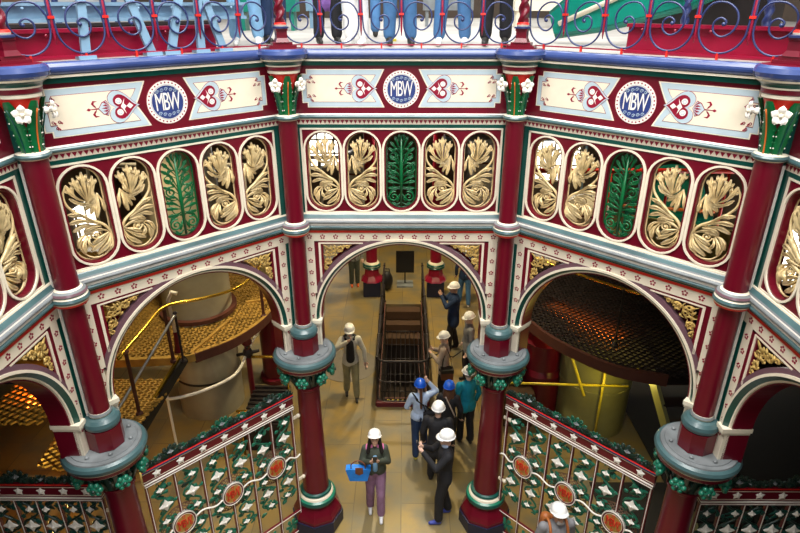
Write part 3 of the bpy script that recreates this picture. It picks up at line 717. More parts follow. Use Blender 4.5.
def screen(root, u0, u1, nb, wing=False, leaf='screen_green', leaf2='jade'):
    W = u1-u0; bay = W/nb
    t = MB(); t.box(u0-.02, u1+.02, -.03, .03, 2.215, 2.375, 'maroon'); t.box(u0-.02, u1+.02, -.042, .03, 2.200, 2.212, 'white_paint'); t.box(u0-.02, u1+.02, -.035, .035, 2.160, 2.200, 'maroon'); t.box(u0-.02, u1+.02, -.042, .03, 2.172, 2.180, 'white_paint')
    t.box(u0-.02, u1+.02, -.034, .03, 2.345, 2.352, 'cream'); t.box(u0-.02, u1+.02, -.034, .03, 2.236, 2.242, 'cream')
    if not wing: t.box(u0-.02, u1+.02, -.05, .03, 2.375, 2.390, 'cobalt')
    t.box(u0-.02, u1+.02, -.05, -.040, 2.390, 2.398, 'scarlet'); t.box(u0-.02, u1+.02, -.036, .03, 2.386, 2.398, 'maroon'); t.build('top_rail', root)
    for k in range(nb+1 if not wing else nb):
        s_ = MB(); star5(s_, u0+bay*(k+.45) if wing else u0+W*(k+.5)/(nb+1), 2.293, .052, -.032, 'white_paint'); s_.build('star', root)
    for k in range(nb+1):
        u = u0+bay*k; b_ = MB(); b_.box(u-.014, u+.014, -.012, .02, .05, 2.165, 'maroon'); b_.box(u-.004, u+.004, -.018, -.01, .05, 2.165, 'white_paint'); b_.build('bar', root)
    for z in (.40, .05):
        l = MB(); l.box(u0, u1, -.014, .014, z-.012, z+.012, 'maroon'); l.box(u0, u1, -.019, -.012, z-.005, z+.005, 'white_paint'); l.build('rail', root)
    if not wing:
        meds = [u0+bay*k for k in (1, 3, 5)]; zc = 1.40
        for mu in meds:
            l = MB(); R0 = .26
            for d in (-1, 1):
                for k in range(-7, 8):
                    o = k*.036; h = math.sqrt(max(0, R0*R0-o*o))
                    if h > .05:
                        p0 = Vector((o*.707-d*0-h*.707, 0, d*(o*.707+h*.707))); p1 = Vector((o*.707+h*.707, 0, d*(o*.707-h*.707)))
                        l.tube([(mu+p0.x, .012, zc+p0.z), (mu+p1.x, .012, zc+p1.z)], .006, 'brown_lattice', 4)
            l.tube(P3([(mu+R0*math.cos(i*PI/16), zc+R0*math.sin(i*PI/16)) for i in range(32)], .012), .008, 'brown_lattice', 5, closed=True); l.build('lattice', root)
            m_ = MB(); el = lambda s_, n=36: [(mu+.145*s_*math.cos(2*PI*i/n), zc+.165*s_*math.sin(2*PI*i/n)) for i in range(n)]
            m_.plate(el(1.0), 0, -.03, 'maroon'); m_.ring(el(.93), el(1.0), 0, -.04, 'white_paint'); m_.ring(el(.86), el(.94), 0, -.034, 'maroon'); m_.plate(el(.80), 0, -.034, 'grating_tan')
            m_.ring(el(.76), el(.80), 0, -.036, 'cream')
            for k in range(6): m_.tube(P3(spiral(mu+.085*math.cos(k*PI/3+.5), zc+.1*math.sin(k*PI/3+.5), .024, .008, k, 1.2, 10), -.036), .0035, 'scarlet', 4)
            mo = m_.build('medallion', root); text_obj(MBW_red, 'monogram', mo, (mu, -.042, zc))
        ends = [u0-.04]+[x for mu in meds for x in (mu-.145, mu+.145)]+[u1+.06]
        for k in range(0, len(ends), 2):
            a0, a1 = ends[k], ends[k+1]; n = 12; l = MB()
            l.tube([(a0+(a1-a0)*i/n, -.03, zc+.03*math.sin(2*PI*i/n)) for i in range(n+1)], .011, 'white_paint', 6)
            l.build('wavy_band', root)
    for k in range(nb):
        uc = u0+bay*(k+.5); f = MB()
        for zb in (1.78, 1.05):
            sg = 1 if k % 2 else -1
            f.tube(P3(spline([(uc-sg*.10, zb-.33), (uc+sg*.09, zb-.18), (uc-sg*.10, zb), (uc+sg*.09, zb+.18), (uc-sg*.06, zb+.34)], 6), .0), .014, leaf, 6)
            for (dx, dz, a0, tn) in ((-.02, .0, 0, 1.0), (.06, .23, 1, -1.3), (-.06, -.23, 3, 1.3)):
                f.tube(P3(spiral(uc+sg*dx, zb+dz, .085 if dz == 0 else .055, .07 if dz == 0 else .01, a0, tn, 18), -.004), .0115, leaf, 5)
            for j in range(34):
                t = j*.628+.2*k; rr = .05+.055*random.random(); cx, cz = uc+.07*math.cos(j*2.4), zb+.33*math.sin(j*1.7)
                p1 = (max(u0+bay*k+.015, min(u0+bay*(k+1)-.015, cx+rr*math.cos(t))), cz+rr*math.sin(t))
                f.lobe([(cx, cz), ((cx+p1[0])/2+.015, (cz+p1[1])/2+.01), p1], .028, .014, leaf2 if j % 2 == 0 else leaf if j % 4 < 3 else 'olive_iron', .014 if j % 2 else -.006, 5)
        for zb in (.22,):
            for j in range(6):
                t = j*PI/3; f.lobe([(uc, zb), (uc+.05*math.cos(t+.2), zb+.05*math.sin(t+.2)), (uc+.10*math.cos(t), zb+.12*math.sin(t))], .03, .014, leaf2, -.004, 4)
        f.build('foliage', root)
        for (dz, r_) in ((2.03, .042), (1.79, .082), (1.56, .045), (1.27, .042), (1.05, .075), (.83, .042)):
            dm = MB(); off = .03*(1 if (k+int(dz*7)) % 2 else -1) if r_ < .06 else 0
            diamond(dm, uc+off, dz, r_, -.03); dm.build('diamond_flower', root)
    cr_ = MB(); n = int(W/.125)
    for k in range(n): 
        u = u0+W*(k+.5)/n; big = (k % 5 == 2); clump(cr_, u, 2.40, .14 if big else .085, ('screen_green' if k % 2 else 'olive_iron') if not wing else 'olive_iron', 'slate_grey' if big or k % 2 else None, y=(.01 if k % 2 else -.01))
    cr_.build('cresting', root)
    for (z, u) in ((2.0, u1+.10), (.95, u1+.10)): br_ = MB(); br_.box(u1, u, -.01, .01, z-.02, z+.02, 'cream'); br_.ball((u, 0, z), .03, 'cream', 8, 6); br_.build('bracket', root)
d = A/2**.5
s1 = empty('ornamental_screen', (-d, d, 0), PI/4, 'slanting cast iron screen left of the aisle with three red monogram medallions', 'screen', 'cast iron screens with white stars')
screen(s1, -.98, .93, 6)
s2 = copy_tree(s1); s2.location = (d, d, 0); s2.rotation_euler.z = -PI/4; s2['label'] = 'slanting cast iron screen right of the aisle, behind the man with tan straps'
# mirror the bracket side: the right screen's bars stand nearer its left column
s2.location = (d-.05*.707*0, d, 0)
for ch in s2.children:
    if ch.name.startswith('bracket'): ch.location = (-1.96+.0, 0, 0); ch.scale = (1, 1, 1)
s3 = empty('ornamental_screen', (-A, Q, 0), 0, 'cast iron screen in the lower left corner, gold light on its leaves', 'screen', 'cast iron screens with white stars')
screen(s3, -3.3, -.22, 13, wing=True, leaf='olive_iron', leaf2='dark_green')
s4 = copy_tree(s3); s4.location = (A+3.52, Q, 0); s4['label'] = 'dark cast iron screen in the lower right corner'

# ------------------------------------------------------------------ gratings
def lattice(mb, polys, z, pitch, ang, w, t, m):
    """flat bars in two directions clipped to even-odd polygons"""
    for a0 in ang:
        c, s_ = math.cos(a0), math.sin(a0)
        E = []; lo, hi = 1e9, -1e9
        for P in polys:
            for i in range(len(P)):
                p, q_ = P[i], P[(i+1) % len(P)]
                a1 = (p[0]*c+p[1]*s_, -p[0]*s_+p[1]*c); b1 = (q_[0]*c+q_[1]*s_, -q_[0]*s_+q_[1]*c)
                E.append((a1, b1)); lo = min(lo, a1[1]); hi = max(hi, a1[1])
        v = lo+pitch*.37
        while v < hi:
            xs = sorted(a1[0]+(b1[0]-a1[0])*(v-a1[1])/(b1[1]-a1[1]) for a1, b1 in E if (a1[1] <= v) != (b1[1] <= v))
            for i in range(0, len(xs)-1, 2):
                x0, x1 = xs[i], xs[i+1]
                if x1-x0 > .01:
                    M_ = Matrix.Rotation(a0, 4, 'Z'); mb.box(x0, x1, v-w/2, v+w/2, z-t, z, m, M_)
            v += pitch
def rim(mb, pts, z, w, h, m, closed=False):
    mb.tube([(p[0], p[1], z) for p in pts], w, m, 6, closed)
def solid_edge(mb, pts, z0, z1, w, m):
    for i in range(len(pts)-1):
        p, q_ = Vector((*pts[i], 0)), Vector((*pts[i+1], 0)); d_ = q_-p
        M_ = Matrix.Translation(p) @ Matrix.Rotation(math.atan2(d_.y, d_.x), 4, 'Z'); mb.box(-.005, d_.length+.005, -w/2, w/2, z0, z1, m, M_)
def circ(cx, cy, r, a0=0, a1=2*PI, n=32, end=False): return [(cx+r*math.cos(a0+(a1-a0)*i/n), cy+r*math.sin(a0+(a1-a0)*i/n)) for i in range(n+(1 if end else 0))]

# left engine: cylinder, platform, stairs, handrails
LC = (-3.62, 5.75)
cy = empty('steam_cylinder', (*LC, 0), 0, 'tall pale grey steam cylinder rising through the tan grating platform', 'cylinder')
m1 = MB(); m1.lathe([(.58, 0), (.58, 6.3)], seg=48, m='cylinder_grey'); m1.build('casing', cy)
m1 = MB()
for z in (.75, 1.35): m1.lathe([(.581, z), (.592, z), (.592, z+.04), (.581, z+.04)], seg=48, m='black')
m1.build('strap', cy)
m1 = MB(); m1.lathe([(.60, 2.03), (.66, 2.03), (.66, 2.10), (.60, 2.10)], seg=48, m='rust'); m1.build('collar', cy)
pf = empty('grating_platform', (0, 0, 0), 0, 'tan grated platform curving round the grey cylinder on the left', 'platform')
outer = spline([(-3.22, 4.28), (-2.75, 4.72), (-2.41, 5.37), (-2.34, 5.95), (-2.5, 6.6), (-2.9, 7.3), (-3.5, 8.0), (-4.2, 8.4)], 5)
polyL = outer+[(-7.5, 8.4), (-7.5, 4.1), (-4.29, 4.1), (-3.40, 4.18)]
g = MB(); hole = circ(*LC, .62)
lattice(g, [polyL, hole], 2.0, .085, (math.radians(35), math.radians(-35)), .026, .03, 'grating_tan'); 
g.build('grating', pf)
g = MB(); solid_edge(g, outer, 1.86, 2.02, .06, 'rust'); solid_edge(g, [(p[0]*.985-.03, p[1]+.02) for p in outer], 1.99, 2.03, .05, 'grating_tan')
solid_edge(g, [(-7.5, 4.1), (-4.29, 4.1), (-3.40, 4.18), (-3.22, 4.28)], 1.9, 2.03, .07, 'grating_tan')
for x0, y0, x1, y1 in ((-3.3, 4.25, -2.95, 5.4), (-4.3, 4.1, -4.35, 5.6), (-2.85, 6.0, -2.3, 6.2), (-3.8, 6.6, -3.6, 8.0)): solid_edge(g, [(x0, y0), (x1, y1)], 1.95, 2.03, .05, 'grating_tan')
g.build('edge_trim', pf)
lg = empty('grating_platform', (0, 0, 0), 0, 'lower grated landing and steps at far left under the tan platform', 'platform')
g = MB(); lattice(g, [[(-4.55, 2.2), (-3.75, 2.0), (-3.42, 4.05), (-4.75, 4.05)]], 1.72, .085, (math.radians(35), math.radians(-35)), .028, .03, 'grating_tan'); g.build('grating', lg)
g = MB(); 
for o_ in (0, .07): g.box(-.02, .02, 0, 2.0, -.05, .09, 'black' if o_ == 0 else 'brass', Matrix.Translation((-3.32+o_*-1.0, 4.2, 1.98)) @ Matrix.Rotation(math.radians(160), 4, 'Z') @ Matrix.Rotation(math.radians(-28), 4, 'X'))
g.build('stringer', lg)
for k in range(0):
    g = MB(); t = (k+.5)/6; g.box(-.95, -.1, -.10, .10, -.015, .015, 'grating_tan', Matrix.Translation((-3.32-.60*t, 4.15-1.6*t, 1.95-.95*t))); g.build('tread', lg)
def handrail(name, label, pts, r, m, posts=(), pm=None, pr_=.018, joints=True):
    o = empty(name, (0, 0, 0), 0, label, 'handrail'); h = MB(); h.tube(spline(pts, 6), r, m, 8); h.build('rail', o)
    for (x, y, z0, z1) in posts:
        p = MB(); p.lathe([(.05, z0), (.05, z0+.03), (pr_, z0+.05), (pr_, z1-.03), (pr_*1.9, z1), (pr_*1.2, z1+.03)], (x, y, 0), 12, pm or m); p.build('post', o)
    return o
handrail('handrail', 'brass handrail curving in front of the grey cylinder', [(-3.72, 3.05, 2.72), (-3.58, 3.6, 2.85), (-3.45, 4.08, 2.95), (-3.0, 4.34, 2.95), (-2.62, 4.63, 2.95), (-2.44, 5.06, 2.95), (-2.40, 5.6, 2.95), (-2.6, 6.6, 2.95)], .024, 'brass',
         [(-3.47, 4.08, 2.0, 2.93), (-3.68, 3.2, 1.7, 2.74), (-2.41, 5.5, 2.0, 2.93)], 'rust', .026)
handrail('handrail', 'bent white pipe rail around the foot of the grey cylinder', [(-2.55, 6.9, 1.4), (-2.72, 5.9, 1.35), (-2.76, 5.40, 1.3), (-2.80, 4.75, 1.3), (-3.2, 4.30, 1.3), (-3.60, 4.10, 1.3), (-3.72, 4.15, 1.3), (-3.75, 4.45, 1.3)], .026, 'white_paint', [(-2.76, 5.40, 0, 1.3), (-3.70, 4.12, 0, 1.28)], 'white_paint', .02)
handrail('handrail', 'dark steel stair rail sloping below the brass rail', [(-3.3, 4.1, 2.85), (-3.6, 3.45, 2.35), (-3.9, 2.8, 1.85)], .02, 'steel', [(-3.32, 4.08, 2.0, 2.84)], 'iron')
lv = empty('lever', (-3.5, 4.38, 2.0), 0, 'white painted valve lever beside the brass handrail', 'lever')
g = MB(); g.tube([(0, 0, .35), (-.02, 0, .9), (.06, -.02, 1.05), (.14, -.02, 1.02)], .03, 'white_paint', 8); g.build('handle', lv); g = MB(); g.lathe([(.07, 0), (.05, .1), (.035, .35)], seg=12, m='maroon'); g.build('pivot', lv)
vb = empty('valve_gear', (-2.72, 5.35, 0), 0, 'small dark valve gear on post beside the left column', 'machine')
g = MB(); g.lathe([(.12, 0), (.12, .1), (.05, .15), (.05, 1.5), (.09, 1.55), (.09, 1.7), (.03, 1.75)], seg=14, m='maroon'); g.build('stand', vb)
g = MB(); g.ball((0, 0, 1.35), (.09, .07, .12), 'iron'); g.tube([(-.2, 0, 1.3), (.2, 0, 1.4)], .03, 'iron'); g.tube([(.02, -.1, 1.5), (.02, .1, 1.5)], .025, 'iron'); g.build('valve_body', vb)
for (x, y, r_, h_, lb) in ((-2.55, 6.6, .28, 1.7, 'dark maroon pump casing behind the grey cylinder'),):
    mc = empty('pump_casing', (x, y, 0), 0, lb, 'machine'); g = MB(); g.lathe([(r_+.06, 0), (r_+.06, .08), (r_, .1), (r_, h_), (r_+.05, h_), (r_+.05, h_+.08), (.1, h_+.12)], seg=24, m='maroon'); g.build('casing', mc)
mbx = empty('machine_bed', (-2.35, 4.9, 0), 0, 'low black machine bed with pale stripes behind the left column', 'machine')
g = MB(); g.box(-.35, .3, -.5, .6, 0, .55, 'iron')
for k in range(9): g.box(-.35, .3, -.46+k*.12, -.42+k*.12, .55, .58, 'iron')
g.build('bed', mbx); g = MB(); g.tube([(-.35, -.6, .9), (.35, -.6, .9)], .025, 'brass'); g.tube([(-.3, -.6, 0), (-.3, -.6, .9)], .02, 'brass'); g.build('brass_rod', mbx); g = MB(); g.tube([(-.3, .4, 1.3), (.3, .4, 1.3)], .025, 'brass'); g.tube([(.3, .4, 0), (.3, .4, 1.3)], .02, 'brass'); g.build('brass_rod', mbx)

# right engine
RC = (3.45, 5.35)
cy = empty('steam_cylinder', (*RC, 0), 0, 'yellow-lit steam cylinder behind yellow scaffold rails on the right', 'cylinder')
m1 = MB(); m1.lathe([(.62, 0), (.62, 1.82)], seg=48, m='cylinder_yellow'); m1.build('casing', cy)
m1 = MB()
for z in (.9, 1.5): m1.lathe([(.621, z), (.635, z), (.635, z+.05), (.621, z+.05)], seg=48, m='cylinder_yellow')
m1.build('strap', cy)
pr2 = empty('grating_platform', (0, 0, 0), 0, 'dark round grated platform with orange glow under the right arch', 'platform')
outerR = [(1.9, 8.0)]+spline([(1.95, 6.9), (2.05, 6.0), (2.21, 5.35), (2.45, 4.85), (2.75, 4.45), (3.24, 3.99), (3.9, 3.75)], 5)
polyR = outerR+[(7.5, 3.75), (7.5, 8.0)]
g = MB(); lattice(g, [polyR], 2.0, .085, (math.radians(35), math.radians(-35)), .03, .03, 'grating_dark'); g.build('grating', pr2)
g = MB(); solid_edge(g, outerR, 1.84, 2.02, .06, 'rust'); g.build('edge_trim', pr2)
g = MB(); g.box(-.72, .72, -.13, .13, 0, .02, 'orange_glow', Matrix.Translation((3.15, 5.42, 1.90)) @ Matrix.Rotation(math.radians(-52), 4, 'Z')); o_ = tag(g.build('glow_panel'), 'orange glowing strip placed for its glow under the dark grating on the right', 'lamp')  # emissive strip added to show as orange dots through the bars
g = MB(); g.tube([(3.03, 4.60, 1.80), (3.33, 4.28, 1.80)], .022, 'lit_tube', 8); tag(g.build('lamp_tube'), 'bright yellow strip light below the right platform edge', 'lamp')
sr = empty('scaffold_rail', (0, 0, 0), 0, 'yellow painted pipe guard rail in front of the right cylinder', 'guard rail')
g = MB(); g.tube([(1.75, 4.7, 1.2), (3.75, 4.62, 1.2)], .022, 'yellow_paint', 8); g.build('rail', sr)
g = MB(); g.tube([(3.35, 4.66, 0), (3.35, 4.66, 1.55)], .022, 'yellow_paint', 8); g.build('post', sr)
g = MB(); g.tube([(3.02, 4.55, 1.05), (2.75, 4.95, 1.85)], .024, 'yellow_paint', 8); g.build('brace', sr)
g = MB(); g.tube([(3.35, 4.66, 1.5), (3.75, 4.2, 1.85)], .024, 'yellow_paint', 8); g.build('brace', sr)
mc = empty('pump_casing', (2.55, 5.6, 0), 0, 'round maroon casing left of the yellow-lit cylinder', 'machine'); g = MB(); g.lathe([(.38, 0), (.38, .9), (.33, 1.0), (.33, 1.5), (.36, 1.52), (.1, 1.6)], seg=28, m='maroon'); g.build('casing', mc)
mc = empty('crate', (1.95, 5.4, 0), 0, 'brown wooden crate with green machine on it behind the right column', 'crate'); g = MB(); g.box(-.4, .4, -.35, .35, 0, .7, 'wood'); g.box(-.42, .42, -.37, -.35, .1, .2, 'wood'); g.box(-.42, .42, -.37, -.35, .5, .6, 'wood'); g.build('boards', mc)
mc = empty('oil_pump', (2.02, 5.5, .70), 0, 'small green oil pump standing on the wooden crate', 'machine'); g = MB(); g.box(-.16, .16, -.14, .14, 0, .45, 'olive_iron'); g.lathe([(.12, .45), (.12, .55), (.05, .6)], seg=14, m='dark_green'); g.build('body', mc)
g = MB(); g.tube([(-.15, 0, .72), (.15, 0, .72)], .018, 'yellow_paint'); g.tube([(0, -.15, .72), (0, .15, .72)], .018, 'yellow_paint'); g.tube([(0, 0, .55), (0, 0, .74)], .015, 'yellow_paint'); g.build('handwheel', mc)
st = empty('stair_flight', (0, 0, 0), 0, 'dark iron stair with steel stringers right of the yellow cylinder', 'stair')
g = MB(); g.box(-.03, .03, 0, 2.6, -.08, .08, 'cylinder_yellow', Matrix.Translation((3.75, 4.0, 1.95)) @ Matrix.Rotation(math.radians(195), 4, 'Z') @ Matrix.Rotation(math.radians(-50), 4, 'X')); g.build('stringer', st)
g = MB(); g.box(-.03, .03, 0, 2.6, -.08, .08, 'iron', Matrix.Translation((4.55, 4.0, 1.95)) @ Matrix.Rotation(math.radians(195), 4, 'Z') @ Matrix.Rotation(math.radians(-50), 4, 'X')); g.build('stringer', st)
for k in range(8):
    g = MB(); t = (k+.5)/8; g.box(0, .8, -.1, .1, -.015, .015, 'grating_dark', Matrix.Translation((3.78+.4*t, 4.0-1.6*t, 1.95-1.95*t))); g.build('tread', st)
hr = handrail('handrail', 'dull brass handrail high on the dark right platform', [(2.0, 6.3, 3.0), (2.6, 5.4, 3.0), (3.4, 4.6, 3.0), (4.2, 4.1, 2.9), (4.5, 3.3, 2.3)], .022, 'brass', [(3.4, 4.6, 2.0, 2.98)], 'iron')
hr = handrail('handrail', 'grey pipe descending behind the right middle column', [(1.62, 5.2, 3.4), (1.75, 5.0, 2.6), (2.0, 4.9, 2.0)], .03, 'steel')
# far left corner glow grating
lg2 = empty('grating_platform', (0, 0, 0), 0, 'orange-lit cast iron grating seen through the near left arch', 'platform')
g = MB(); lattice(g, [[(-5.6, 2.7), (-4.75, 2.7), (-4.75, 3.9), (-5.6, 3.9)]], 1.95, .10, (math.radians(60), math.radians(-20)), .034, .03, 'grating_tan'); g.build('grating', lg2)
g = MB(); g.box(-.3, .3, -.4, .4, 0, .02, 'orange_glow', Matrix.Translation((-5.15, 3.4, 1.85)) @ Matrix.Rotation(.5, 4, 'Z') @ Matrix.Scale(.55, 4)); tag(g.build('glow_panel'), 'orange glowing panel placed for its glow beneath the grating seen through the near left arch', 'lamp')  # emissive panel added to light the grating orange from below
bl = empty('beam_guide', (-5.6, 3.2, 0), 0, 'wide ribbed drum behind the near left arch', 'machine')
g = MB(); M_ = Matrix.Translation((-.6, 1.5, 3.3)) @ Matrix.Rotation(math.radians(60), 4, 'Z') @ Matrix.Rotation(PI/2, 4, 'Y')
g.lathe([(.5, -.9), (.55, -.88)]+[(.55 if i % 2 else .53, -.85+i*.06) for i in range(29)]+[(.5, .88)], m='slate_grey', M=M_, seg=32); g.build('drum', bl)
g = MB(); g.box(-.6, -.5, -.1, .1, 0, 3.3, 'iron'); g.box(-1.5, 1.0, -.4, -.3, 2.5, 2.62, 'navy'); g.build('frame', bl)

wc = empty('lit_patch_panel', (7.3, 11.2, 0), -.5, 'cream panel standing in for a lit floor patch, seen low through the right grilles', 'partition'); g = MB(); g.box(-1.3, 1.3, -.05, .05, .1, 1.7, 'cylinder_yellow'); g.build('panel', wc)  # bright floor light put into the colour of a standing panel
for sx in (-1.2, 1.2): g = MB(); g.box(sx-.04, sx+.04, -.2, .2, 0, .12, 'iron'); g.build('foot', wc)
gm = empty('green_engine', (8.2, 13.8, 0), -.6, 'green engine with red guard seen through the right grilles', 'engine'); g = MB(); g.box(-1.2, 1.2, -.4, .4, 0, 1.1, 'teal_engine'); g.lathe([(.9, -.1), (.9, .1), (.75, .12), (.75, -.12)], m='teal_engine', M=Matrix.Translation((0, -.1, 1.7)) @ Matrix.Rotation(PI/2, 4, 'X'), seg=28); g.build('body', gm)
g = MB(); g.tube([(-1.3, -.5, 1.2), (1.3, -.5, 1.5)], .05, 'orange'); g.build('guard', gm)
eb = empty('bay_dark_block', (6.6, -1.3, 0), 0, 'black block added to darken the bay under the near right arch', 'engine'); g = MB(); g.box(-1.9, 1.6, -3.2, 3.0, 0, .9, 'black'); g.box(-1.5, 1.2, -2.6, 2.3, .9, 1.9, 'black'); g.build('casting', eb)  # black mass added so the bay reads as a dark void
g = MB(); g.tube([(-1.8, -2.1, 2.1), (-1.8, 2.2, 2.1)], .02, 'iron'); g.tube([(-1.8, -2.1, .9), (-1.8, -2.1, 2.1)], .02, 'iron'); g.tube([(-1.8, 2.2, .9), (-1.8, 2.2, 2.1)], .02, 'iron'); g.build('rail', eb)

def tank(x, y, r_, h_, m_, label):
    o = empty('storage_tank', (x, y, 0), 0, label, 'tank', 'tanks against the far wall seen through the grilles'); g = MB(); g.lathe([(r_*.95, 0), (r_, .05), (r_, h_-.1), (r_*.9, h_), (.1, h_+.1)], seg=28, m=m_); g.build('shell', o)
    g = MB()
    for k_ in range(3): g.lathe([(r_+.001, h_*(.2+.28*k_)), (r_+.03, h_*(.2+.28*k_)), (r_+.03, h_*(.2+.28*k_)+.06), (r_+.001, h_*(.2+.28*k_)+.06)], seg=28, m='rust')
    g.build('hoop', o)
tank(-6.2, 12.8, .7, 2.0, 'cream', 'cream tank far behind the left grilles'); tank(-1.5, 15.2, .45, 2.6, 'steel', 'steel tank far behind the middle grilles')
tank(2.6, 15.0, .6, 3.2, 'steel', 'tall steel tank behind the fourth and fifth middle grilles'); tank(5.6, 13.5, .6, 1.6, 'cream', 'cream tank far behind the right grilles')
for n_, (x0, x1, y_, z_, m_) in enumerate(((-9, -1.9, 15.8, 2.3, 'steel'), (1.2, 9, 15.9, 2.9, 'sky_blue'), (-9, -3.5, 11.6, 3.1, 'white_paint'), (3.2, 9.5, 11.9, 2.9, 'scarlet'))):
    g = MB(); g.tube([(x0, y_, z_), (x1, y_, z_)], .07, m_, 10)
    for k_ in range(4): xx = x0+(x1-x0)*(k_+.5)/4; g.tube([(xx, y_, 0), (xx, y_, z_)], .04, m_, 8)
    tag(g.build('service_pipe'), ('steel pipe run low on the far left wall', 'pale blue pipe run on the far right wall', 'white pipe run on posts beyond the left engine', 'red pipe run on posts beyond the right engine')[n_], 'pipe')
# lamps that light the ground floor under the deck
def bulkhead(x, y, z, power, label, color=(1, .82, .5), cone=105):
    o = empty('pendant_lamp', (x, y, z), 0, label, 'lamp', 'pendant lamps under the gallery floor')
    g = MB(); g.lathe([(.02, 6.41-z), (.02, .12), (.18, .0), (.17, -.01), (.02, .10)], seg=20, m='iron'); g.build('shade', o)
    g = MB(); g.ball((0, 0, .02), .05, 'lit_tube', 10, 8); g.build('bulb', o)
    d_ = bpy.data.lights.new('lamp_light', 'SPOT'); d_.spot_size = math.radians(cone); d_.spot_blend = .5; d_.energy = power; d_.color = color; d_.shadow_soft_size = .12
    l = bpy.data.objects.new('lamp_light', d_); COL.objects.link(l); l.parent = o; l.location = (0, 0, -.1)
bulkhead(0.0, 6.4, 5.9, 640, 'pendant lamp above the sunken pit')
bulkhead(0.0, 10.6, 5.9, 620, 'pendant lamp beyond the far pair of columns')
bulkhead(-3.5, 4.6, 6.0, 400, 'pendant lamp over the left grating platform', cone=62)
bulkhead(-5.6, 11.5, 6.0, 420, 'pendant lamp added to light the far left bay', cone=110)  # added to brighten the far left clutter behind the grilles
bulkhead(5.6, 12.0, 6.0, 420, 'pendant lamp added to light the far right bay', cone=110)  # likewise added, for the clutter on the far right
point('lamp_light', (3.35, 4.1, 1.55), 9, (1, .8, .15), .05)
point('lamp_light', (-5.2, 3.2, 1.5), 3, (1, .35, .05), .1)
point('lamp_light', (-4.4, 1.9, 1.2), 16, (1, .75, .2), .1)

# ------------------------------------------------------------------ pit and its guard rail, far columns, board
pit = empty('pit_guard_rail', (0, 0, 0), 0, 'dark iron guard railing around the sunken pit in the aisle', 'guard rail')
xa, xb, ya, yb = px0-.03, px1+.03, py0-.1, py1
g = MB()
for z in (1.0,): g.tube([(xa, yb+.3, 1.0), (xa, ya+.15, z), (xa+.04, ya+.04, z), (xa+.15, ya, z), (xb-.15, ya, z), (xb-.04, ya+.04, z), (xb, ya+.15, z), (xb, yb+.3, 1.0)], .024, 'iron', 8)
g.build('top_rail', pit)
for z in (.12, .55):
    g = MB(); g.tube([(xa, yb, z), (xa, ya+.15, z), (xa+.04, ya+.04, z), (xa+.15, ya, z), (xb-.15, ya, z), (xb-.04, ya+.04, z), (xb, ya+.15, z), (xb, yb, z)], .014, 'iron', 6); g.build('mid_rail', pit)
for k in range(6):
    y = ya+.12+(yb-ya)*k/5
    for x in (xa, xb):
        g = MB(); g.lathe([(.04, 0), (.04, .03), (.018, .05), (.018, .98), (.03, 1.0), (.03, 1.03)], (x, y, 0), 8, 'iron'); g.build('post', pit)
for x in (xa, xb):
    g = MB()
    for k in range(26): y = ya+.2+(yb-ya-.2)*k/26; g.tube([(x, y, .12), (x, y, .98)], .006, 'iron', 4)
    g.build('side_bars', pit)
g = MB()
for k in range(8): x = xa+.1+(xb-xa-.2)*k/7; g.tube([(x, ya, .12), (x, ya, .98)], .006, 'iron', 4)
g.build('front_bars', pit)
g = MB(); g.box(xa-.02, xb+.02, ya-.03, ya+.05, 0, .09, 'maroon'); g.box(xa-.04, xa+.03, ya, yb, 0, .07, 'rust'); g.box(xb-.03, xb+.04, ya, yb, 0, .07, 'rust'); g.build('kerb', pit)
cage = empty('pit_cage', (0, 0, 0), 0, 'rusty bar cage lying inside the sunken pit', 'cage')
g = MB()
for k in range(8): x = px0+.08+(px1-px0-.16)*k/7; g.tube([(x, py0+.05, -.25), (x, py0+3.1, -.25)], .009, 'iron', 4)
for k in range(6): y = py0+.1+k*.6; g.tube([(px0, y, -.25), (px1, y, -.25)], .013, 'iron', 5)
g.build('bars', cage)
g = MB(); 
for k in range(14): g.box(px0+.12+.1*(k % 7), px0+.17+.1*(k % 7), py0+.3+.5*(k//7), py0+.33+.5*(k//7), -.6, -.55, 'yellow_paint')
g.box(px0+.05, px1-.05, py0+.2, py0+.26, -.65, -.58, 'rust'); g.box(px0+.05, px1-.05, py0+.9, py0+.96, -.65, -.58, 'rust'); g.box(px1-.1, px1-.08, py0, py0+3.1, -.3, -.25, 'rust'); g.build('hazard_marking', cage)
ps = empty('pit_steps', (0, 0, 0), 0, 'wooden steps descending at the far end of the pit', 'steps')
for k in range(3):
    g = MB(); g.box(px0+.02, px1-.02, py1-.28*(k+1), py1-.28*k, -.22*(k+1)-.05, -.22*(k+1)+.15, 'wood'); g.build('tread', ps)
def far_column(x, y, label):
    o = empty('column', (x, y, 0), 0, label, 'column', 'crimson columns beside the far end of the pit')
    g = MB(); g.box(-.22, .22, -.22, .22, 0, .42, 'navy'); g.build('base_block', o, label='navy square block')
    g = MB(); g.lathe([(.30, .42), (.28, .46), (.20, .56), (.185, .74), (.2, .76)], seg=8, m='crimson', rot=PI/8, smooth=False); g.build('plinth', o)
    g = MB(); g.lathe([(.20, .76, 'dark_green'), (.235, .79, 'dark_green'), (.21, .82, 'cream'), (.235, .85, 'dark_green'), (.20, .89, 'cream'), (.18, .92, 'cream'), (.16, .94)], seg=24, m='cream'); g.build('base_ring', o)
    g = MB(); g.lathe([(.145, .94), (.13, 6.4)], seg=24, m='crimson'); g.build('shaft', o)
far_column(-.80, 10.35, 'crimson column left of the black board stand')
far_column(.85, 10.35, 'crimson column right of the black board stand')
bd = empty('board_stand', (.06, 10.9, 0), 0, 'black display board on a thin stand beyond the pit', 'sign stand')
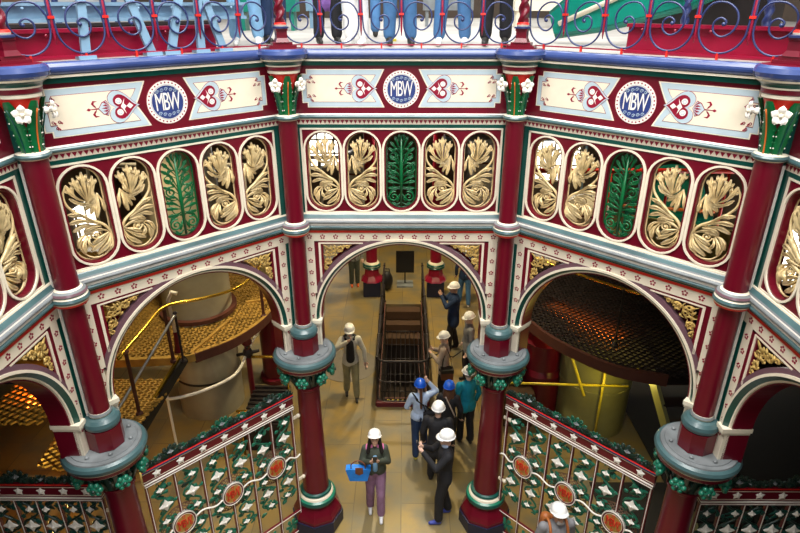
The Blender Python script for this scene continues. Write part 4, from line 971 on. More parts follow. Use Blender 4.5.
g = MB(); g.box(-.22, .22, -.2, .2, 0, .03, 'slate_grey'); g.build('foot', bd); g = MB(); g.tube([(0, .03, .03), (0, .03, .9)], .02, 'iron'); g.build('pole', bd)
g = MB(); g.box(-.24, .24, -.02, .02, .36, .98, 'black'); g.build('board', bd)
# rope-like barrier and black bag at the rail
g = MB(); g.ball((0, 0, .28), (.16, .13, .28), 'black', 14, 10); g.tube([(-.08, 0, .5), (-.06, 0, .62), (.06, 0, .62), (.08, 0, .5)], .015, 'black'); tag(g.build('duffel_bag', None, (-.42, 10.55, 0)), 'black bag on the floor beside the left crimson column', 'bag')
g = MB(); g.tube([(.55, 7.2, .012), (.8, 7.45, .012), (1.1, 7.3, .012), (1.35, 7.6, .012)], .012, 'black', 5); tag(g.build('cable'), 'thin black cable lying on the floor right of the pit', 'cable')
g = MB(); g.lathe([(.62, .0), (.62, .006), (.60, .007), (0.0, .007)], seg=40, m='stone_grey'); tag(g.build('floor_plate', None, (-1.15, 7.0, 0)), 'flat round floor plate left of the pit', 'floor plate')

# ------------------------------------------------------------------ machinery behind the upper railings
def ibeam(name, label, L, h, w, m, loc, rz, cat='beam', group=None):
    o = empty(name, loc, rz, label, cat, group)
    g = MB(); g.box(-L/2, L/2, -w*.12, w*.12, .02, h-.02, m); g.build('web', o)
    for z in (0, h-.03): g = MB(); g.box(-L/2, L/2, -w/2, w/2, z, z+.03, m); g.build('flange', o)
    g = MB(); n = int(L/.3)
    for k in range(n): g.ball((-L/2+.15+k*L/n, -w*.5, h-.05), .014, m, 6, 4)
    g.build('rivets', o); return o
def off(rz, u, w): # point at local (u, outward w) of a facet with rotation rz
    return (u*math.cos(rz)-(A+w)*math.sin(rz), u*math.sin(rz)+(A+w)*math.cos(rz))
l, r_ = PI/4, -PI/4
ibeam('floor_beam', 'crimson girder lying behind the left gallery railing', 2.0, .24, .12, 'crimson', (*off(l, -.35, .30), DECK-.01), l)
ibeam('floor_beam', 'crimson girder lying behind the right gallery railing', 1.5, .26, .12, 'crimson', (*off(r_, .48, .35), DECK-.01), r_)
ibeam('floor_beam', 'dark girder farther behind the left railing', 2.6, .26, .12, 'iron', (*off(l, -.3, 1.0), DECK-.01), l)
ibeam('floor_beam', 'crimson girder behind the far left corner post', 1.6, .24, .12, 'crimson', (*off(PI/2, .5, .30), DECK-.01), PI/2)
ibeam('floor_beam', 'crimson girder behind the far right corner post', 1.6, .24, .12, 'crimson', (*off(-PI/2, -.5, .30), DECK-.01), -PI/2)
ib = ibeam('engine_beam', 'pale blue steel beam running level behind the left railing', 2.9, .16, .14, 'sky_blue', (*off(l, -.25, .65), DECK+.27), l)
ib = ibeam('engine_beam', 'pale blue steel beam behind the near left railing', 2.2, .16, .14, 'sky_blue', (*off(PI/2, .3, .65), DECK+.27), PI/2)
for (u, tilt, lb) in ((-.62, .10, 'pale blue strut near the left post'), (-.05, -.28, 'pale blue slanting strut, middle of the left railing'), (.12, .30, 'pale blue strut crossing behind the left railing'), (.42, .06, 'upright pale blue strut behind the left railing'), (.66, -.30, 'pale blue strut beside the standing people on the left')):
    g = MB(); g.box(-.035, .035, -.02, .02, 0, 1.1, 'sky_blue', Matrix.Rotation(tilt, 4, 'Y')); g.box(-.07, .07, -.05, .05, -.0, .03, 'sky_blue')
    tag(g.build('strut', None, (*off(l, u, .16), DECK-.008), rotz=l), lb, 'strut', 'pale blue struts behind the left railing')
def baluster(x, y, lb, grp):
    o = empty('twisted_baluster', (x, y, DECK-.01), 0, lb, 'baluster', grp)
    g = MB(); g.lathe([(.07, 0, 'maroon'), (.07, .10, 'white_paint'), (.06, .14, 'scarlet'), (.07, .17, 'scarlet'), (.05, .20)], seg=14, m='white_paint'); g.build('base', o)
    g = MB(); n = 36; seg = 12; vs = []
    for i in range(n+1):
        z = .2+.8*i/n
        for k in range(seg): th = 2*PI*k/seg; rr = .034+.009*math.cos(2*(th-z*32)); vs.append((rr*math.cos(th), rr*math.sin(th), z))
    g.add(vs, [(i*seg+k, i*seg+(k+1) % seg, (i+1)*seg+(k+1) % seg, (i+1)*seg+k) for i in range(n) for k in range(seg)], 'rail_blue', True); g.build('twisted_shaft', o)
for i, u in enumerate((-1.0, -.45, .1, .62)): baluster(*off(l, u, 1.25), ('leftmost', 'second from the left', 'third from the left', 'rightmost')[i]+' of the blue twisted balusters behind the left crimson girder', 'blue twisted balusters on the left')
for i, u in enumerate((.05, .75, 1.4)): baluster(*off(r_, u, .8), ('leftmost', 'middle', 'rightmost')[i]+' of the blue twisted balusters behind the right crimson girder', 'blue twisted balusters on the right')
# green engine casting on the right, machinery block on the left
gc = empty('engine_rocking_beam', (*off(r_, -.15, 1.1), DECK), r_, 'large green rocking beam slanting behind the right railing', 'engine')
g = MB(); Mx = Matrix.Rotation(math.radians(-22), 4, 'Y')
prof_ = [(-1.5, .12), (-.9, .28), (0, .42), (.9, .34), (1.6, .16), (1.6, -.16), (.9, -.30), (0, -.36), (-.9, -.24), (-1.5, -.10)]
vs = [Mx @ Vector((x, y, z)) for y in (-.06, .06) for x, z in prof_]; vs = [v+Vector((0, 0, .75)) for v in vs]; n = len(prof_)
g.add(vs, [tuple(range(n)), tuple(range(2*n-1, n-1, -1))]+[(i, i+n, (i+1) % n+n, (i+1) % n) for i in range(n)], 'teal_engine'); g.build('web', gc)
g = MB()
for sgn in (1, -1):
    e_ = [(x, z) for x, z in prof_ if z*sgn > 0]; e_.sort(); g.tube([Mx @ Vector((x, 0, z))+Vector((0, 0, .75)) for x, z in e_], .055, 'teal_engine', 8)
g.tube([Mx @ Vector((x, -.07, -.02))+Vector((0, 0, .75)) for x in (-1.4, 1.5)], .03, 'cream', 6); g.build('rib', gc, label='cream lined rib')
g = MB(); g.lathe([(.22, -.15), (.22, .15)], m='iron', M=Matrix.Translation((0, 0, .75)) @ Matrix.Rotation(PI/2, 4, 'X'), seg=24); g.build('trunnion', gc)
mbk = empty('gear_housing', (*off(r_, -.1, 1.9), DECK), r_, 'dark riveted gear housing behind the green rocking beam', 'machine')
g = MB(); g.box(-.7, .6, -.3, .3, 0, 1.0, 'iron'); g.build('body', mbk); g = MB()
for k in range(6):
    for j in range(3): g.ball((-.6+k*.22, -.3, .15+j*.33), .03, 'steel', 8, 6)
g.build('rivets', mbk)
mbk = empty('gear_housing', (*off(l, -.6, 2.1), DECK), l, 'brown machine casing beyond the left railing', 'machine')
g = MB(); g.box(-.9, 1.1, -.4, .4, 0, .9, 'wood'); g.build('body', mbk); g = MB(); g.lathe([(.3, -.5), (.3, .5)], m='steel', M=Matrix.Translation((.5, -.2, .4)) @ Matrix.Rotation(PI/2, 4, 'Y'), seg=20); g.build('shaft_end', mbk, label='bright steel shaft')
for i, (x, y, c_, lb) in enumerate(((-2.3, 7.5, 'teal_engine', 'green cabinet far back on the upper gallery'), (-1.3, 8.6, 'sky_blue', 'pale blue bench far back on the upper gallery'), (.9, 9.5, 'slate_grey', 'grey display case far back on the upper gallery'), (2.6, 8.8, 'cream', 'cream screen wall far back on the upper gallery'))):
    o = empty('display_case', (x, y, DECK-.01), 0, lb, 'case'); g = MB(); g.box(-.5, .5, -.2, .2, .3, 1.1, c_); g.build('body', o)
    for sx in (-.42, .42): g = MB(); g.box(sx-.03, sx+.03, -.15, .15, 0, .3, c_); g.build('leg', o)
o = empty('safety_stand', (-.12, 4.4, DECK-.01), 0, 'yellow warning stand between the people on the gallery', 'sign'); g = MB(); g.box(-.012, .012, -.06, .06, 0, .6, 'yellow_paint', Matrix.Rotation(.05, 4, 'Y')); g.box(-.05, .05, -.08, .08, 0, .03, 'yellow_paint'); g.build('board', o)

# ------------------------------------------------------------------ people
for nm, c, ro in (('skin', (0.56, 0.33, 0.23), .5), ('skin_light', (0.68, 0.44, 0.34), .5), ('hat_white', (0.85, 0.85, 0.83), .3), ('hat_blue', (0.01, 0.10, 0.62), .3), ('hair_black', (0.012, 0.009, 0.008), .5), ('hair_brown', (0.10, 0.045, 0.025), .5), ('hair_grey', (0.35, 0.33, 0.31), .6),
                  ('denim', (0.06, 0.17, 0.36), .8), ('denim_light', (0.20, 0.40, 0.62), .8), ('cloth_black', (0.010, 0.010, 0.013), .8), ('cloth_navy', (0.010, 0.030, 0.085), .8), ('khaki', (0.27, 0.25, 0.14), .8), ('cloth_cream', (0.62, 0.60, 0.52), .8), ('olive', (0.055, 0.065, 0.045), .8),
                  ('lilac', (0.26, 0.14, 0.24), .8), ('shirt_blue', (0.42, 0.53, 0.72), .8), ('teal_cloth', (0.0, 0.22, 0.32), .8), ('beige', (0.42, 0.34, 0.28), .8), ('cloth_grey', (0.22, 0.22, 0.23), .8), ('camo', (0.30, 0.32, 0.30), .8), ('purple_cloth', (0.25, 0.12, 0.42), .8), ('cloth_white', (0.8, 0.8, 0.78), .8), ('bag_blue', (0.01, 0.20, 0.68), .6),
                  ('leather', (0.16, 0.05, 0.02), .5), ('tan_leather', (0.42, 0.13, 0.03), .5), ('shoe_silver', (0.6, 0.6, 0.62), .4), ('shoe_blue', (0.05, 0.07, 0.35), .5), ('shoe_dark', (0.02, 0.018, 0.015), .5), ('shoe_yellow', (0.5, 0.45, 0.05), .5), ('sock_orange', (0.75, 0.12, 0.02), .6), ('eye', (0.03, 0.02, 0.02), .2), ('pink_floral', (0.62, 0.16, 0.36), .8)):
    mat(nm, c, ro, var=.18, scale=9 if nm != 'camo' else 18, bump=0.0 if ro < .7 else .35, dirt=(0.06, 0.065, 0.05) if nm == 'camo' else None)

def cap(mb, p0, r0, p1, r1, m='skin', ys=1.0, seg=12):
    p0, p1 = Vector(p0), Vector(p1); d_ = p1-p0; L = max(d_.length, 1e-5)
    R_ = d_.to_track_quat('Z', 'Y').to_matrix().to_4x4()
    prof = [(max(1e-5, r0*math.cos(t)), -r0*math.sin(t)) for t in [PI/2*(1-i/4) for i in range(5)]]+[(max(1e-5, r1*math.cos(t)), L+r1*math.sin(t)) for t in [PI/2*i/4 for i in range(5)]]
    M_ = Matrix.Scale(ys, 4, Vector((0, 1, 0))) @ R_ if ys != 1.0 else R_
    mb.lathe(prof, p0, seg, m, M=M_)
def blob(name, mb, parent, voxel, smooth=3, label=None):
    o = mb.build(name, None)
    r_ = o.modifiers.new('r', 'REMESH'); r_.mode = 'VOXEL'; r_.voxel_size = voxel; r_.use_smooth_shade = True
    s_ = o.modifiers.new('s', 'SMOOTH'); s_.factor = .5; s_.iterations = smooth
    dg = bpy.context.evaluated_depsgraph_get(); me = bpy.data.meshes.new_from_object(o.evaluated_get(dg)); me.name = name
    o.modifiers.clear(); o.data = me
    if not me.materials: me.materials.append(MAT[mb.mats[0]])
    for p in me.polygons: p.use_smooth = True; p.material_index = 0
    o.parent = parent
    if label: o['label'] = label
    return o
def hand(mb, w, d, n, side, curl=.6, m='skin', s=1.0):
    """wrist point w, direction d, palm normal n; thumb on side*(d x n)"""
    d = Vector(d).normalized(); n = Vector(n); n = (n-d*n.dot(d)).normalized(); x = d.cross(n)*side; w = Vector(w)
    cap(mb, w, .027*s, w+d*.05*s+x*.012*s, .028*s, m, seg=10); cap(mb, w+d*.03*s-x*.015*s, .026*s, w+d*.06*s-x*.016*s, .022*s, m, seg=10)
    for k, L in enumerate((.066, .076, .071, .056)):
        b_ = w+d*.078*s+x*(.030-.020*k)*s; a1 = curl*.8; a2 = curl*2.0
        j1 = b_+(d*math.cos(a1)+n*math.sin(a1))*L*.52*s; j2 = j1+(d*math.cos(a2)+n*math.sin(a2))*L*.5*s
        cap(mb, b_-d*.02*s, .0105*s, j1, .0095*s, m, seg=8); cap(mb, j1, .0095*s, j2, .008*s, m, seg=8)
    t0 = w+d*.025*s+x*.025*s; t1 = t0+(d*.6+x*.7+n*.35).normalized()*.04*s; t2 = t1+(d*.85+x*.15+n*.5).normalized()*.032*s
    cap(mb, t0, .014*s, t1, .012*s, m, seg=8); cap(mb, t1, .012*s, t2, .009*s, m, seg=8)
def person(label, loc, rz, h=1.72, top='cloth_black', bottom='cloth_black', shoe='shoe_dark', skin='skin', hat='hat_white', hair='hair_brown', hairlen=0.0, group=None,
           ea=(-.27, .02, 1.14), wa=(-.26, -.08, .90), eb=(.27, .02, 1.14), wb=(.26, -.08, .90), fa=(-.10, 0), fb=(.10, 0), lean=0.0, nod=0.15, hem=.80, voxel=.012, curl=.6, female=False, beard=None, hand_n=None, turn=0.0, sleeves=1.0, wide=1.0):
    root = empty('person', loc, rz, label, 'person', group); s = h/1.72*(.90 if loc[2] < 1 else 1); root.scale = (s*.9, s*.92, s)
    RL = Matrix.Translation((0, 0, .92)) @ Matrix.Rotation(lean, 4, 'X') @ Matrix.Translation((0, 0, -.92))
    def U(p): return RL @ Vector(p)
    sw = (.165 if female else .185)*wide
    head = U((0, -.01, 1.60)); HM = Matrix.Translation(head) @ Matrix.Rotation(turn, 4, 'Z') @ Matrix.Rotation(nod+lean*.6, 4, 'X')
    def Hd(p): return HM @ Vector(p)
    ea, wa, eb, wb = Vector(ea), Vector(wa), Vector(eb), Vector(wb); sa, sb = U((-sw, 0, 1.40)), U((sw, 0, 1.40))
    hips = (Vector((-.09, 0, .90)), Vector((.09, 0, .90))); feet = (Vector((fa[0], fa[1], .075)), Vector((fb[0], fb[1], .075)))
    knees = []
    for hp, ft in zip(hips, feet):
        k = (hp+ft)/2+Vector((0, -.035-.06*abs(ft.y-hp.y), .03)); knees.append(k)
    b = MB()
    b.ball(Hd((0, 0, .02)), (.078, .096, .105), skin, 20, 14, HM.to_3x3().to_4x4()); b.ball(Hd((0, -.03, -.045)), (.055, .062, .065), skin, 16, 10, HM.to_3x3().to_4x4())
    cap(b, Hd((0, -.092, .022)), .010, Hd((0, -.112, -.012)), .015, skin, seg=8); b.ball(Hd((0, -.098, -.045)), (.024, .012, .007), skin, 8, 6); b.ball(Hd((0, -.094, -.058)), (.02, .012, .007), skin, 8, 6); b.ball(Hd((0, -.08, -.088)), (.022, .02, .018), skin, 8, 6)
    for q_ in (-1, 1): b.ball(Hd((q_*.08, .01, .0)), (.012, .02, .032), skin, 8, 6); cap(b, Hd((q_*.015, -.088, .038)), .012, Hd((q_*.05, -.078, .036)), .012, skin, seg=8)
    cap(b, U((0, .012, 1.44)), .058, Hd((0, .02, -.05)), .052, skin)
    cap(b, U((-.08, .0, 1.36)), .085, U((.08, .0, 1.36)), .085, skin, .8); cap(b, U((0, 0, 1.30)), .12, U((0, 0, 1.02)), .105, skin, .8); cap(b, (-.055, 0, .94), .10, (.055, 0, .94), .10, skin)
    for sh, el, wr in ((sa, ea, wa), (sb, eb, wb)): cap(b, sh, .048, el, .036, skin); cap(b, el, .036, wr, .024, skin)
    for hp, kn, ft in zip(hips, knees, feet): cap(b, hp, .078, kn, .052, skin); cap(b, kn, .052, ft, .036, skin); cap(b, ft, .036, ft+Vector((0, -.10, -.04)), .026, skin)
    for (el, wr, sd) in ((ea, wa, 1), (eb, wb, -1)):
        nn = hand_n or (Vector((-.3*(1 if wr.x < 0 else -1), -.6, 0)) if abs((wr-el).normalized().z) > .7 else Vector((0, .0, 1)) if False else Vector((-wr.x if abs(wr.x) > .05 else .3, 0, .3)))
        hand(b, wr, wr-el, nn, sd, curl, skin)
    blob('body', b, root, voxel*.8 if voxel < .013 else voxel, 2)
    for q_ in (-1, 1):
        e_ = MB(); e_.ball(Hd((q_*.032, -.088, .018)), (.011, .007, .008), 'eye', 8, 6); e_.build('eye', root)
    # trousers
    t = MB(); cap(t, (-.06, .005, .95), .115, (.06, .005, .95), .115, bottom, 1.0)
    for hp, kn, ft in zip(hips, knees, feet): cap(t, hp, .108, kn, .082, bottom); cap(t, kn, .082, ft+Vector((0, .005, .05)), .074, bottom)
    blob('trousers', t, root, voxel, 2)
    # jacket
    j = MB(); cap(j, U((-.10*wide, .0, 1.345)), .108, U((.10*wide, .0, 1.345)), .108, top, .85); cap(j, U((0, 0, 1.30)), .158*wide, U((0, 0, 1.08)), .148*wide, top, .85); cap(j, U((-.04, 0, 1.0)), .135*wide, ((-.06), 0, hem+.10), .142*wide, top, .9); cap(j, U((.04, 0, 1.0)), .135*wide, (.06, 0, hem+.10), .142*wide, top, .9)
    cap(j, U((0, .015, 1.43)), .075, U((0, .012, 1.475)), .062, top)
    for sh, el, wr in ((sa, ea, wa), (sb, eb, wb)):
        cap(j, sh, .074, el, .057, top); w2 = el+(wr-el)*(.93*sleeves); cap(j, el, .057, w2, .043, top)
    blob('jacket', j, root, voxel, 2)
    for ft in feet:
        sh = MB(); cap(sh, ft+Vector((0, .02, -.032)), .042, ft+Vector((0, -.135, -.042)), .033, shoe); cap(sh, ft+Vector((0, .01, -.01)), .044, ft+Vector((0, -.04, -.02)), .042, shoe); blob('shoe', sh, root, .012, 1)
    if hair:
        hr_ = MB(); hr_.ball(Hd((0, .018, .035)), (.088, .098, .098), hair, 16, 10, HM.to_3x3().to_4x4())
        if hairlen > 0:
            for q_ in (-1, 0, 1): cap(hr_, Hd((q_*.06, .05, .0)), .05, U((q_*.085, .085 if q_ == 0 else .02, 1.50-hairlen)), .045, hair)
            for q_ in (-1, 1): cap(hr_, Hd((q_*.082, .0, .01)), .028, U((q_*.12, -.07, 1.52-hairlen)), .04, hair)
        elif hairlen < 0: cap(hr_, Hd((0, .09, .02)), .035, U((0, .14, 1.50+hairlen)), .03, hair)
        # pull hair off the face
        hb = blob('hair', hr_, root, .012, 1)
    if beard: bb = MB(); cap(bb, Hd((-.03, -.07, -.075)), .032, Hd((.03, -.07, -.075)), .032, beard); blob('beard', bb, root, .01, 1)
    if hat:
        k = MB(); HR = HM @ Matrix.Translation((0, .012, .052)) @ Matrix.Rotation(-.10, 4, 'X') @ Matrix.Scale(.92, 4)
        k.lathe([(.0001, .118), (.04, .115), (.075, .102), (.102, .078), (.118, .045), (.124, .010), (.127, .0), (.134, -.004), (.137, -.010), (.128, -.014), (.118, -.008), (.110, .03), (.06, .09), (.0001, .105)], seg=32, m=hat, M=HR @ Matrix.Scale(1.14, 4, Vector((0, 1, 0))))
        vs = []; n = 14
        for i in range(n+1):
            a_ = -PI/2-1.0+2.0*i/n
            for rr, zz in ((.120, .004), (.150+.022*math.sin(PI*i/n), -.014), (.148+.022*math.sin(PI*i/n), -.020), (.118, -.006)): vs.append(HR @ Vector((rr*math.cos(a_), rr*1.14*math.sin(a_), zz)))
        k.add(vs, [(i*4+q_, i*4+(q_+1) % 4, (i+1)*4+(q_+1) % 4, (i+1)*4+q_) for i in range(n) for q_ in range(4)], hat, True)
        for q_ in (-.03, 0, .03): k.tube([HR @ Vector((q_, .13*math.cos(t), .012+.112*math.sin(t)-abs(q_)*.15)) for t in [PI*.12+PI*.76*i/10 for i in range(11)]], .006, hat, 6)
        k.build('hard_hat', root, label=('blue' if hat == 'hat_blue' else 'white')+' hard hat')
    return root, s, U, Hd
def at(root, name, mb, label, cat, parentless=True):
    """thing held by a person: built in the person's frame, kept top level"""
    o = mb.build(name); o.location = root.location; o.rotation_euler = root.rotation_euler; o.scale = root.scale; tag(o, label, cat); return o
def phone(root, p, n=(0, -1, 0), label='', cat='phone', nm='phone', m='black'):
    g = MB(); q_ = Vector(n).to_track_quat('Y', 'Z').to_matrix().to_4x4(); g.box(-.037, .037, -.005, .005, -.075, .075, m, Matrix.Translation(p) @ q_); g.box(-.033, .033, .005, .0065, -.068, .068, 'slate_grey', Matrix.Translation(p) @ q_); return at(root, nm, g, label, cat)

# --- ground floor (rz = 0 faces the camera, PI faces away, -PI/2 faces picture left)
LFT = -PI/2
w, *_ = person('woman in olive jacket and lilac trousers walking towards the camera with a blue handbag', (-.37, 3.06, 0), .05, 1.70, 'olive', 'lilac', 'shoe_silver', 'skin', 'hat_white', 'hair_black', .14,
               ea=(-.24, -.05, 1.17), wa=(-.07, -.26, 1.34), eb=(.23, -.05, 1.17), wb=(.055, -.26, 1.35), fa=(-.11, .10), fb=(.09, -.12), nod=-.34, curl=.9, voxel=.011, female=True, hem=.90)
phone(w, (0, -.33, 1.44), (0, 1, .3), 'phone held up by the woman in lilac trousers')
g = MB(); g.plate([(-.125, 0), (.125, 0), (.145, .08), (.175, .20), (.10, .212), (0, .205), (-.10, .212), (-.175, .20), (-.145, .08)], .055, -.055, 'bag_blue'); g.plate([(-.04, .24), (.07, .24), (.07, .14), (.015, .11), (-.04, .14)], -.05, -.058, 'leather')
g.tube(spline([(-.10, -.03, .20), (-.09, -.04, .30), (0, -.04, .36), (.09, -.04, .30), (.10, -.03, .20)], 5), .009, 'leather'); hb = g.build('handbag'); hb.location = (-.60, 2.92, .82); hb.scale = (1, 1, 1); tag(hb, 'bright blue handbag with brown flap hanging from the walking woman\'s arm', 'bag')
g = MB(); cap(g, (-.13, -.02, 1.43), .05, (-.17, -.02, 1.36), .05, 'pink_floral'); cap(g, (.13, -.02, 1.43), .05, (.17, -.02, 1.36), .05, 'pink_floral'); cap(g, (-.12, .0, 1.45), .045, (.12, .0, 1.45), .045, 'pink_floral'); y_ = blob('shoulder_yoke', g, w, .012, 2, 'pink floral shoulders')
g = MB(); cap(g, (0, -.085, 1.32), .055, (0, -.095, 1.05), .05, 'denim_light'); blob('shirt', g, w, .012, 2, 'blue shirt front')
g = MB(); g.plate([(-.02, 1.36), (.02, 1.36), (.02, 1.30), (-.02, 1.30)], -.15, -.155, 'cloth_white')
m_, *_ = person('man in cream jacket and khaki trousers, hand at his face, left of the pit', (-.97, 5.92, 0), .1, 1.76, 'cloth_cream', 'khaki', 'shoe_dark', 'skin_light', 'hat_white', 'hair_grey', 0,
                ea=(-.30, -.14, 1.28), wa=(-.05, -.20, 1.46), eb=(.31, .0, 1.13), wb=(.33, -.04, .88), fa=(-.12, .12), fb=(.11, -.14), nod=.25, voxel=.012)
g = MB(); cap(g, (0, -.13, 1.36), .085, (0, -.145, 1.02), .10, 'cloth_black', .8); cap(g, (.09, -.08, 1.44), .03, (.12, .05, 1.42), .03, 'cloth_black'); cap(g, (-.09, -.08, 1.44), .03, (-.12, .05, 1.42), .03, 'cloth_black'); cap(g, (-.08, .14, 1.38), .07, (.08, .14, 1.38), .07, 'cloth_black')
bp = blob('backpack', g, None, .012, 2); bp.location = m_.location; bp.rotation_euler = m_.rotation_euler; bp.scale = m_.scale; tag(bp, 'black backpack worn by the man in the cream jacket', 'bag')
phone(m_, (.34, -.08, .80), (1, 0, 0), 'small dark camera hanging in the cream-jacketed man\'s hand', 'camera', 'camera')
p_, *_ = person('man in black blazer holding up a phone beside the right middle column', (.62, 2.98, 0), LFT+.1, 1.78, 'cloth_black', 'cloth_black', 'shoe_blue', 'skin_light', 'hat_white', 'hair_grey', 0,
                ea=(-.24, -.18, 1.22), wa=(-.10, -.36, 1.40), eb=(.24, -.18, 1.22), wb=(.06, -.38, 1.42), fa=(-.12, .10), fb=(.12, -.10), nod=.12, lean=-.03, curl=.8, voxel=.011, hem=.78)
phone(p_, (-.02, -.46, 1.50), (0, 1, .1), 'phone held up by the man in the black blazer')
g = MB(); g.lathe([(.062, 1.46), (.07, 1.485), (.058, 1.51)], (0, .0, 0), 16, 'shirt_blue'); g.build('shirt_collar', p_, label='pale blue shirt collar')
person('person in long black coat and white hard hat, back turned, before the blue hats', (.55, 3.62, 0), PI-.15, 1.76, 'cloth_black', 'cloth_black', 'shoe_dark', 'skin_light', 'hat_white', 'hair_grey', 0, fa=(-.10, .10), fb=(.12, -.16), hem=.66, wide=1.1)
b1, *_ = person('woman in pale blue shirt with blue hard hat and ponytail, one arm raised', (.30, 4.32, 0), PI+.15, 1.66, 'shirt_blue', 'cloth_navy', 'shoe_yellow', 'skin_light', 'hat_blue', 'hair_brown', -.28, ea=(-.36, -.08, 1.42), wa=(-.20, -.12, 1.60), eb=(.27, -.05, 1.14), wb=(.22, -.2, 1.0), fa=(-.10, 0), fb=(.10, .12), female=True, hem=.86)
g = MB(); g.box(-.12, .10, -.05, .05, .0, .20, 'cloth_black'); g.tube([(-.08, .0, .2), (-.12, -.04, .36), (-.24, -.08, .50), (-.30, -.02, .60), (-.20, .02, .42), (.02, .02, .2)], .012, 'cloth_black'); tag(g.build('shoulder_bag', None, (.47, 4.24, .76), rotz=.1), 'black shoulder bag of the woman in the pale blue shirt', 'bag')
b2, *_ = person('dark-clothed woman in a blue hard hat with brown hair, right of the pale blue shirt', (.76, 4.30, 0), PI-.2, 1.64, 'cloth_black', 'cloth_black', 'shoe_dark', 'skin_light', 'hat_blue', 'hair_brown', .16, female=True)
g = MB(); g.tube(spline([(.70, 4.2, 1.28), (.78, 4.155, 1.12), (.86, 4.16, .92)], 5), .012, 'beige'); tag(g.build('bag_strap'), 'pale strap across the back of the dark-clothed woman', 'strap')
person('person in teal jacket half hidden by the right middle column', (1.10, 4.62, 0), PI+.4, 1.70, 'teal_cloth', 'cloth_black', 'shoe_dark', 'skin_light', 'hat_white', 'hair_grey', 0, fa=(-.10, .06), fb=(.10, -.06), wide=1.08)
c_, *_ = person('person in beige raincoat facing left beside the pit rail', (.78, 5.78, 0), LFT-.2, 1.68, 'beige', 'cloth_black', 'shoe_dark', 'skin_light', 'hat_white', 'hair_grey', 0, ea=(-.22, -.15, 1.16), wa=(-.05, -.26, 1.28), eb=(.25, -.08, 1.14), wb=(.10, -.27, 1.24), female=True, hem=.72, nod=.3)
g = MB(); g.box(-.11, .11, -.07, .07, 0, .20, 'leather'); g.box(-.115, .115, -.075, .075, .14, .215, 'shoe_dark'); g.tube([(-.1, 0, .2), (-.06, .06, .40), (.0, .08, .58), (.06, .05, .42), (.1, 0, .2)], .011, 'cloth_black'); tag(g.build('camera_bag', None, (.83, 5.60, .66), rotz=.1), 'brown camera bag hanging by the beige raincoat', 'bag')
person('grey-haired man in grey jacket standing behind the right middle column', (1.30, 6.42, 0), LFT+.1, 1.74, 'cloth_grey', 'cloth_black', 'shoe_dark', 'skin_light', 'hat_white', 'hair_grey', 0, nod=.25, hem=.76)
n_, *_ = person('man in navy parka photographing towards the left, near the far columns', (1.10, 7.62, 0), LFT, 1.80, 'cloth_navy', 'cloth_black', 'shoe_dark', 'skin', 'hat_white', 'hair_grey', 0, ea=(-.24, -.2, 1.22), wa=(-.08, -.30, 1.42), eb=(.24, -.2, 1.24), wb=(.05, -.32, 1.44), hem=.68, wide=1.15, fa=(-.1, .1), fb=(.1, -.1))
phone(n_, (-.02, -.37, 1.50), (0, 1, 0), 'camera held by the man in the navy parka', 'camera', 'camera')
person('person in blue jeans far back by the right crimson column, head behind the arch', (1.55, 9.7, 0), PI, 1.75, 'cloth_navy', 'denim', 'hat_white', 'skin_light', 'hat_white', 'hair_grey', 0, fa=(-.12, .1), fb=(.14, -.12), voxel=.015)
person('person in mottled grey jacket far back left of the crimson column', (-1.30, 10.8, 0), .2, 1.74, 'camo', 'olive', 'sock_orange', 'skin_light', 'hat_white', 'hair_grey', 0, voxel=.015)
q2, *_ = person('man in grey coat with tan straps looking down in front of the right screen', (1.87, 1.72, 0), .15, 1.76, 'cloth_grey', 'cloth_black', 'shoe_dark', 'skin', 'hat_white', 'hair_black', 0, nod=-.22, lean=.04, voxel=.011, beard='hair_grey', wide=1.1)
g = MB()
for q_ in (-1, 1): g.tube(spline([(q_*.12, .12, 1.25), (q_*.13, .08, 1.43), (q_*.125, -.01, 1.475), (q_*.13, -.12, 1.38), (q_*.14, -.155, 1.15)], 5), .022, 'tan_leather', 8)
cap(g, (-.08, .19, 1.34), .085, (-.08, .19, 1.08), .085, 'tan_leather'); cap(g, (.08, .19, 1.34), .085, (.08, .19, 1.08), .085, 'tan_leather')
bp = blob('backpack', g, None, .010, 1); bp.location = q2.location; bp.rotation_euler = q2.rotation_euler; bp.scale = q2.scale; tag(bp, 'tan leather backpack worn by the man below the right screen', 'bag')
g = MB(); hm = _[2] if len(_) > 2 else None
for q_ in (-.034, .034): g.tube([_[2]((q_+.026*math.cos(t), -.108, .016+.02*math.sin(t))) for t in [i*PI/6 for i in range(12)]], .003, 'black', 4, closed=True)
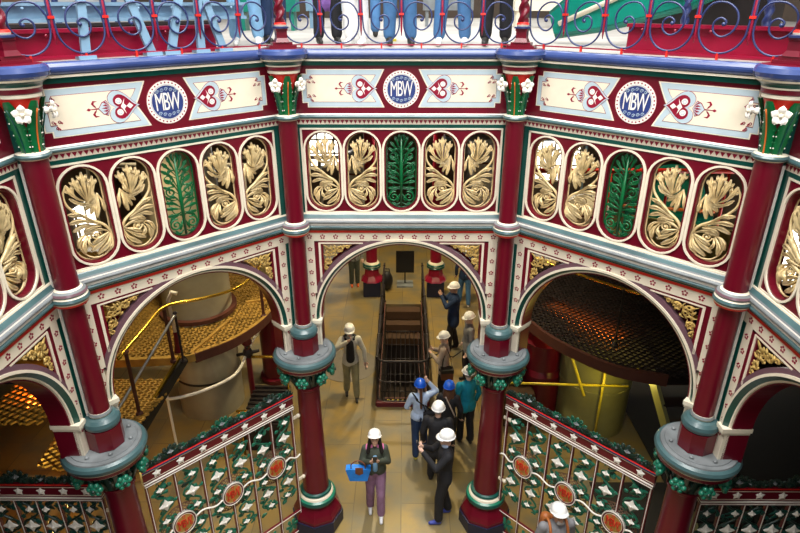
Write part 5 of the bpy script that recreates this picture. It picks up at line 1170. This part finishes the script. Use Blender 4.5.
g.tube([_[2]((-.008, -.112, .018)), _[2]((.008, -.112, .018))], .003, 'black', 4); g.build('glasses', q2)

# --- upper gallery, seen from the knees down
Z = DECK-.01
GU = None
person('person in pale blue jeans, leftmost on the upper gallery', (-1.72, 3.55, Z), .2, 1.78, 'denim_light', 'denim_light', 'cloth_white', 'skin_light', None, 'hair_brown', 0, fa=(-.13, 0), fb=(.13, .03), voxel=.014, hem=.9)
person('person in dark navy trousers beside the leftmost pale blue jeans', (-1.50, 3.95, Z), .6, 1.76, 'cloth_navy', 'cloth_navy', 'shoe_dark', 'skin_light', None, 'hair_black', 0, voxel=.014, hem=.9)
person('person in purple jacket and black boots on the upper gallery', (-.84, 3.78, Z), .3, 1.62, 'purple_cloth', 'cloth_black', 'shoe_dark', 'skin_light', None, 'hair_brown', .1, voxel=.014, hem=.40, fa=(-.13, 0), fb=(.1, -.08), female=True)
person('person in white trousers beside the purple jacket', (-.50, 3.48, Z), -.3, 1.70, 'cloth_white', 'cloth_white', 'cloth_white', 'skin_light', None, 'hair_grey', 0, voxel=.014, fa=(-.08, 0), fb=(.08, .05), wide=1.15)
person('person in dark blue jeans standing farther back on the upper gallery', (-.28, 5.3, Z), PI, 1.76, 'cloth_navy', 'denim', 'shoe_dark', 'skin_light', None, 'hair_brown', 0, voxel=.014)
person('person in mid blue jeans left of centre at the upper railing', (-.02, 3.46, Z), .1, 1.78, 'denim', 'denim', 'shoe_dark', 'skin_light', None, 'hair_brown', 0, voxel=.014, fa=(-.12, .05), fb=(.13, .0), hem=.9)
person('person in blue jeans with feet apart at the upper railing', (.55, 3.46, Z), -.1, 1.78, 'denim_light', 'denim', 'cloth_white', 'skin_light', None, 'hair_black', 0, voxel=.014, fa=(-.15, 0), fb=(.15, .02), hem=.9)
person('person in black trousers beside the right twisted post, upper gallery', (1.02, 3.46, Z), -.2, 1.78, 'cloth_black', 'cloth_black', 'shoe_dark', 'skin_light', None, 'hair_grey', 0, voxel=.014, fa=(-.11, 0), fb=(.12, .02), hem=.5, wide=1.1)
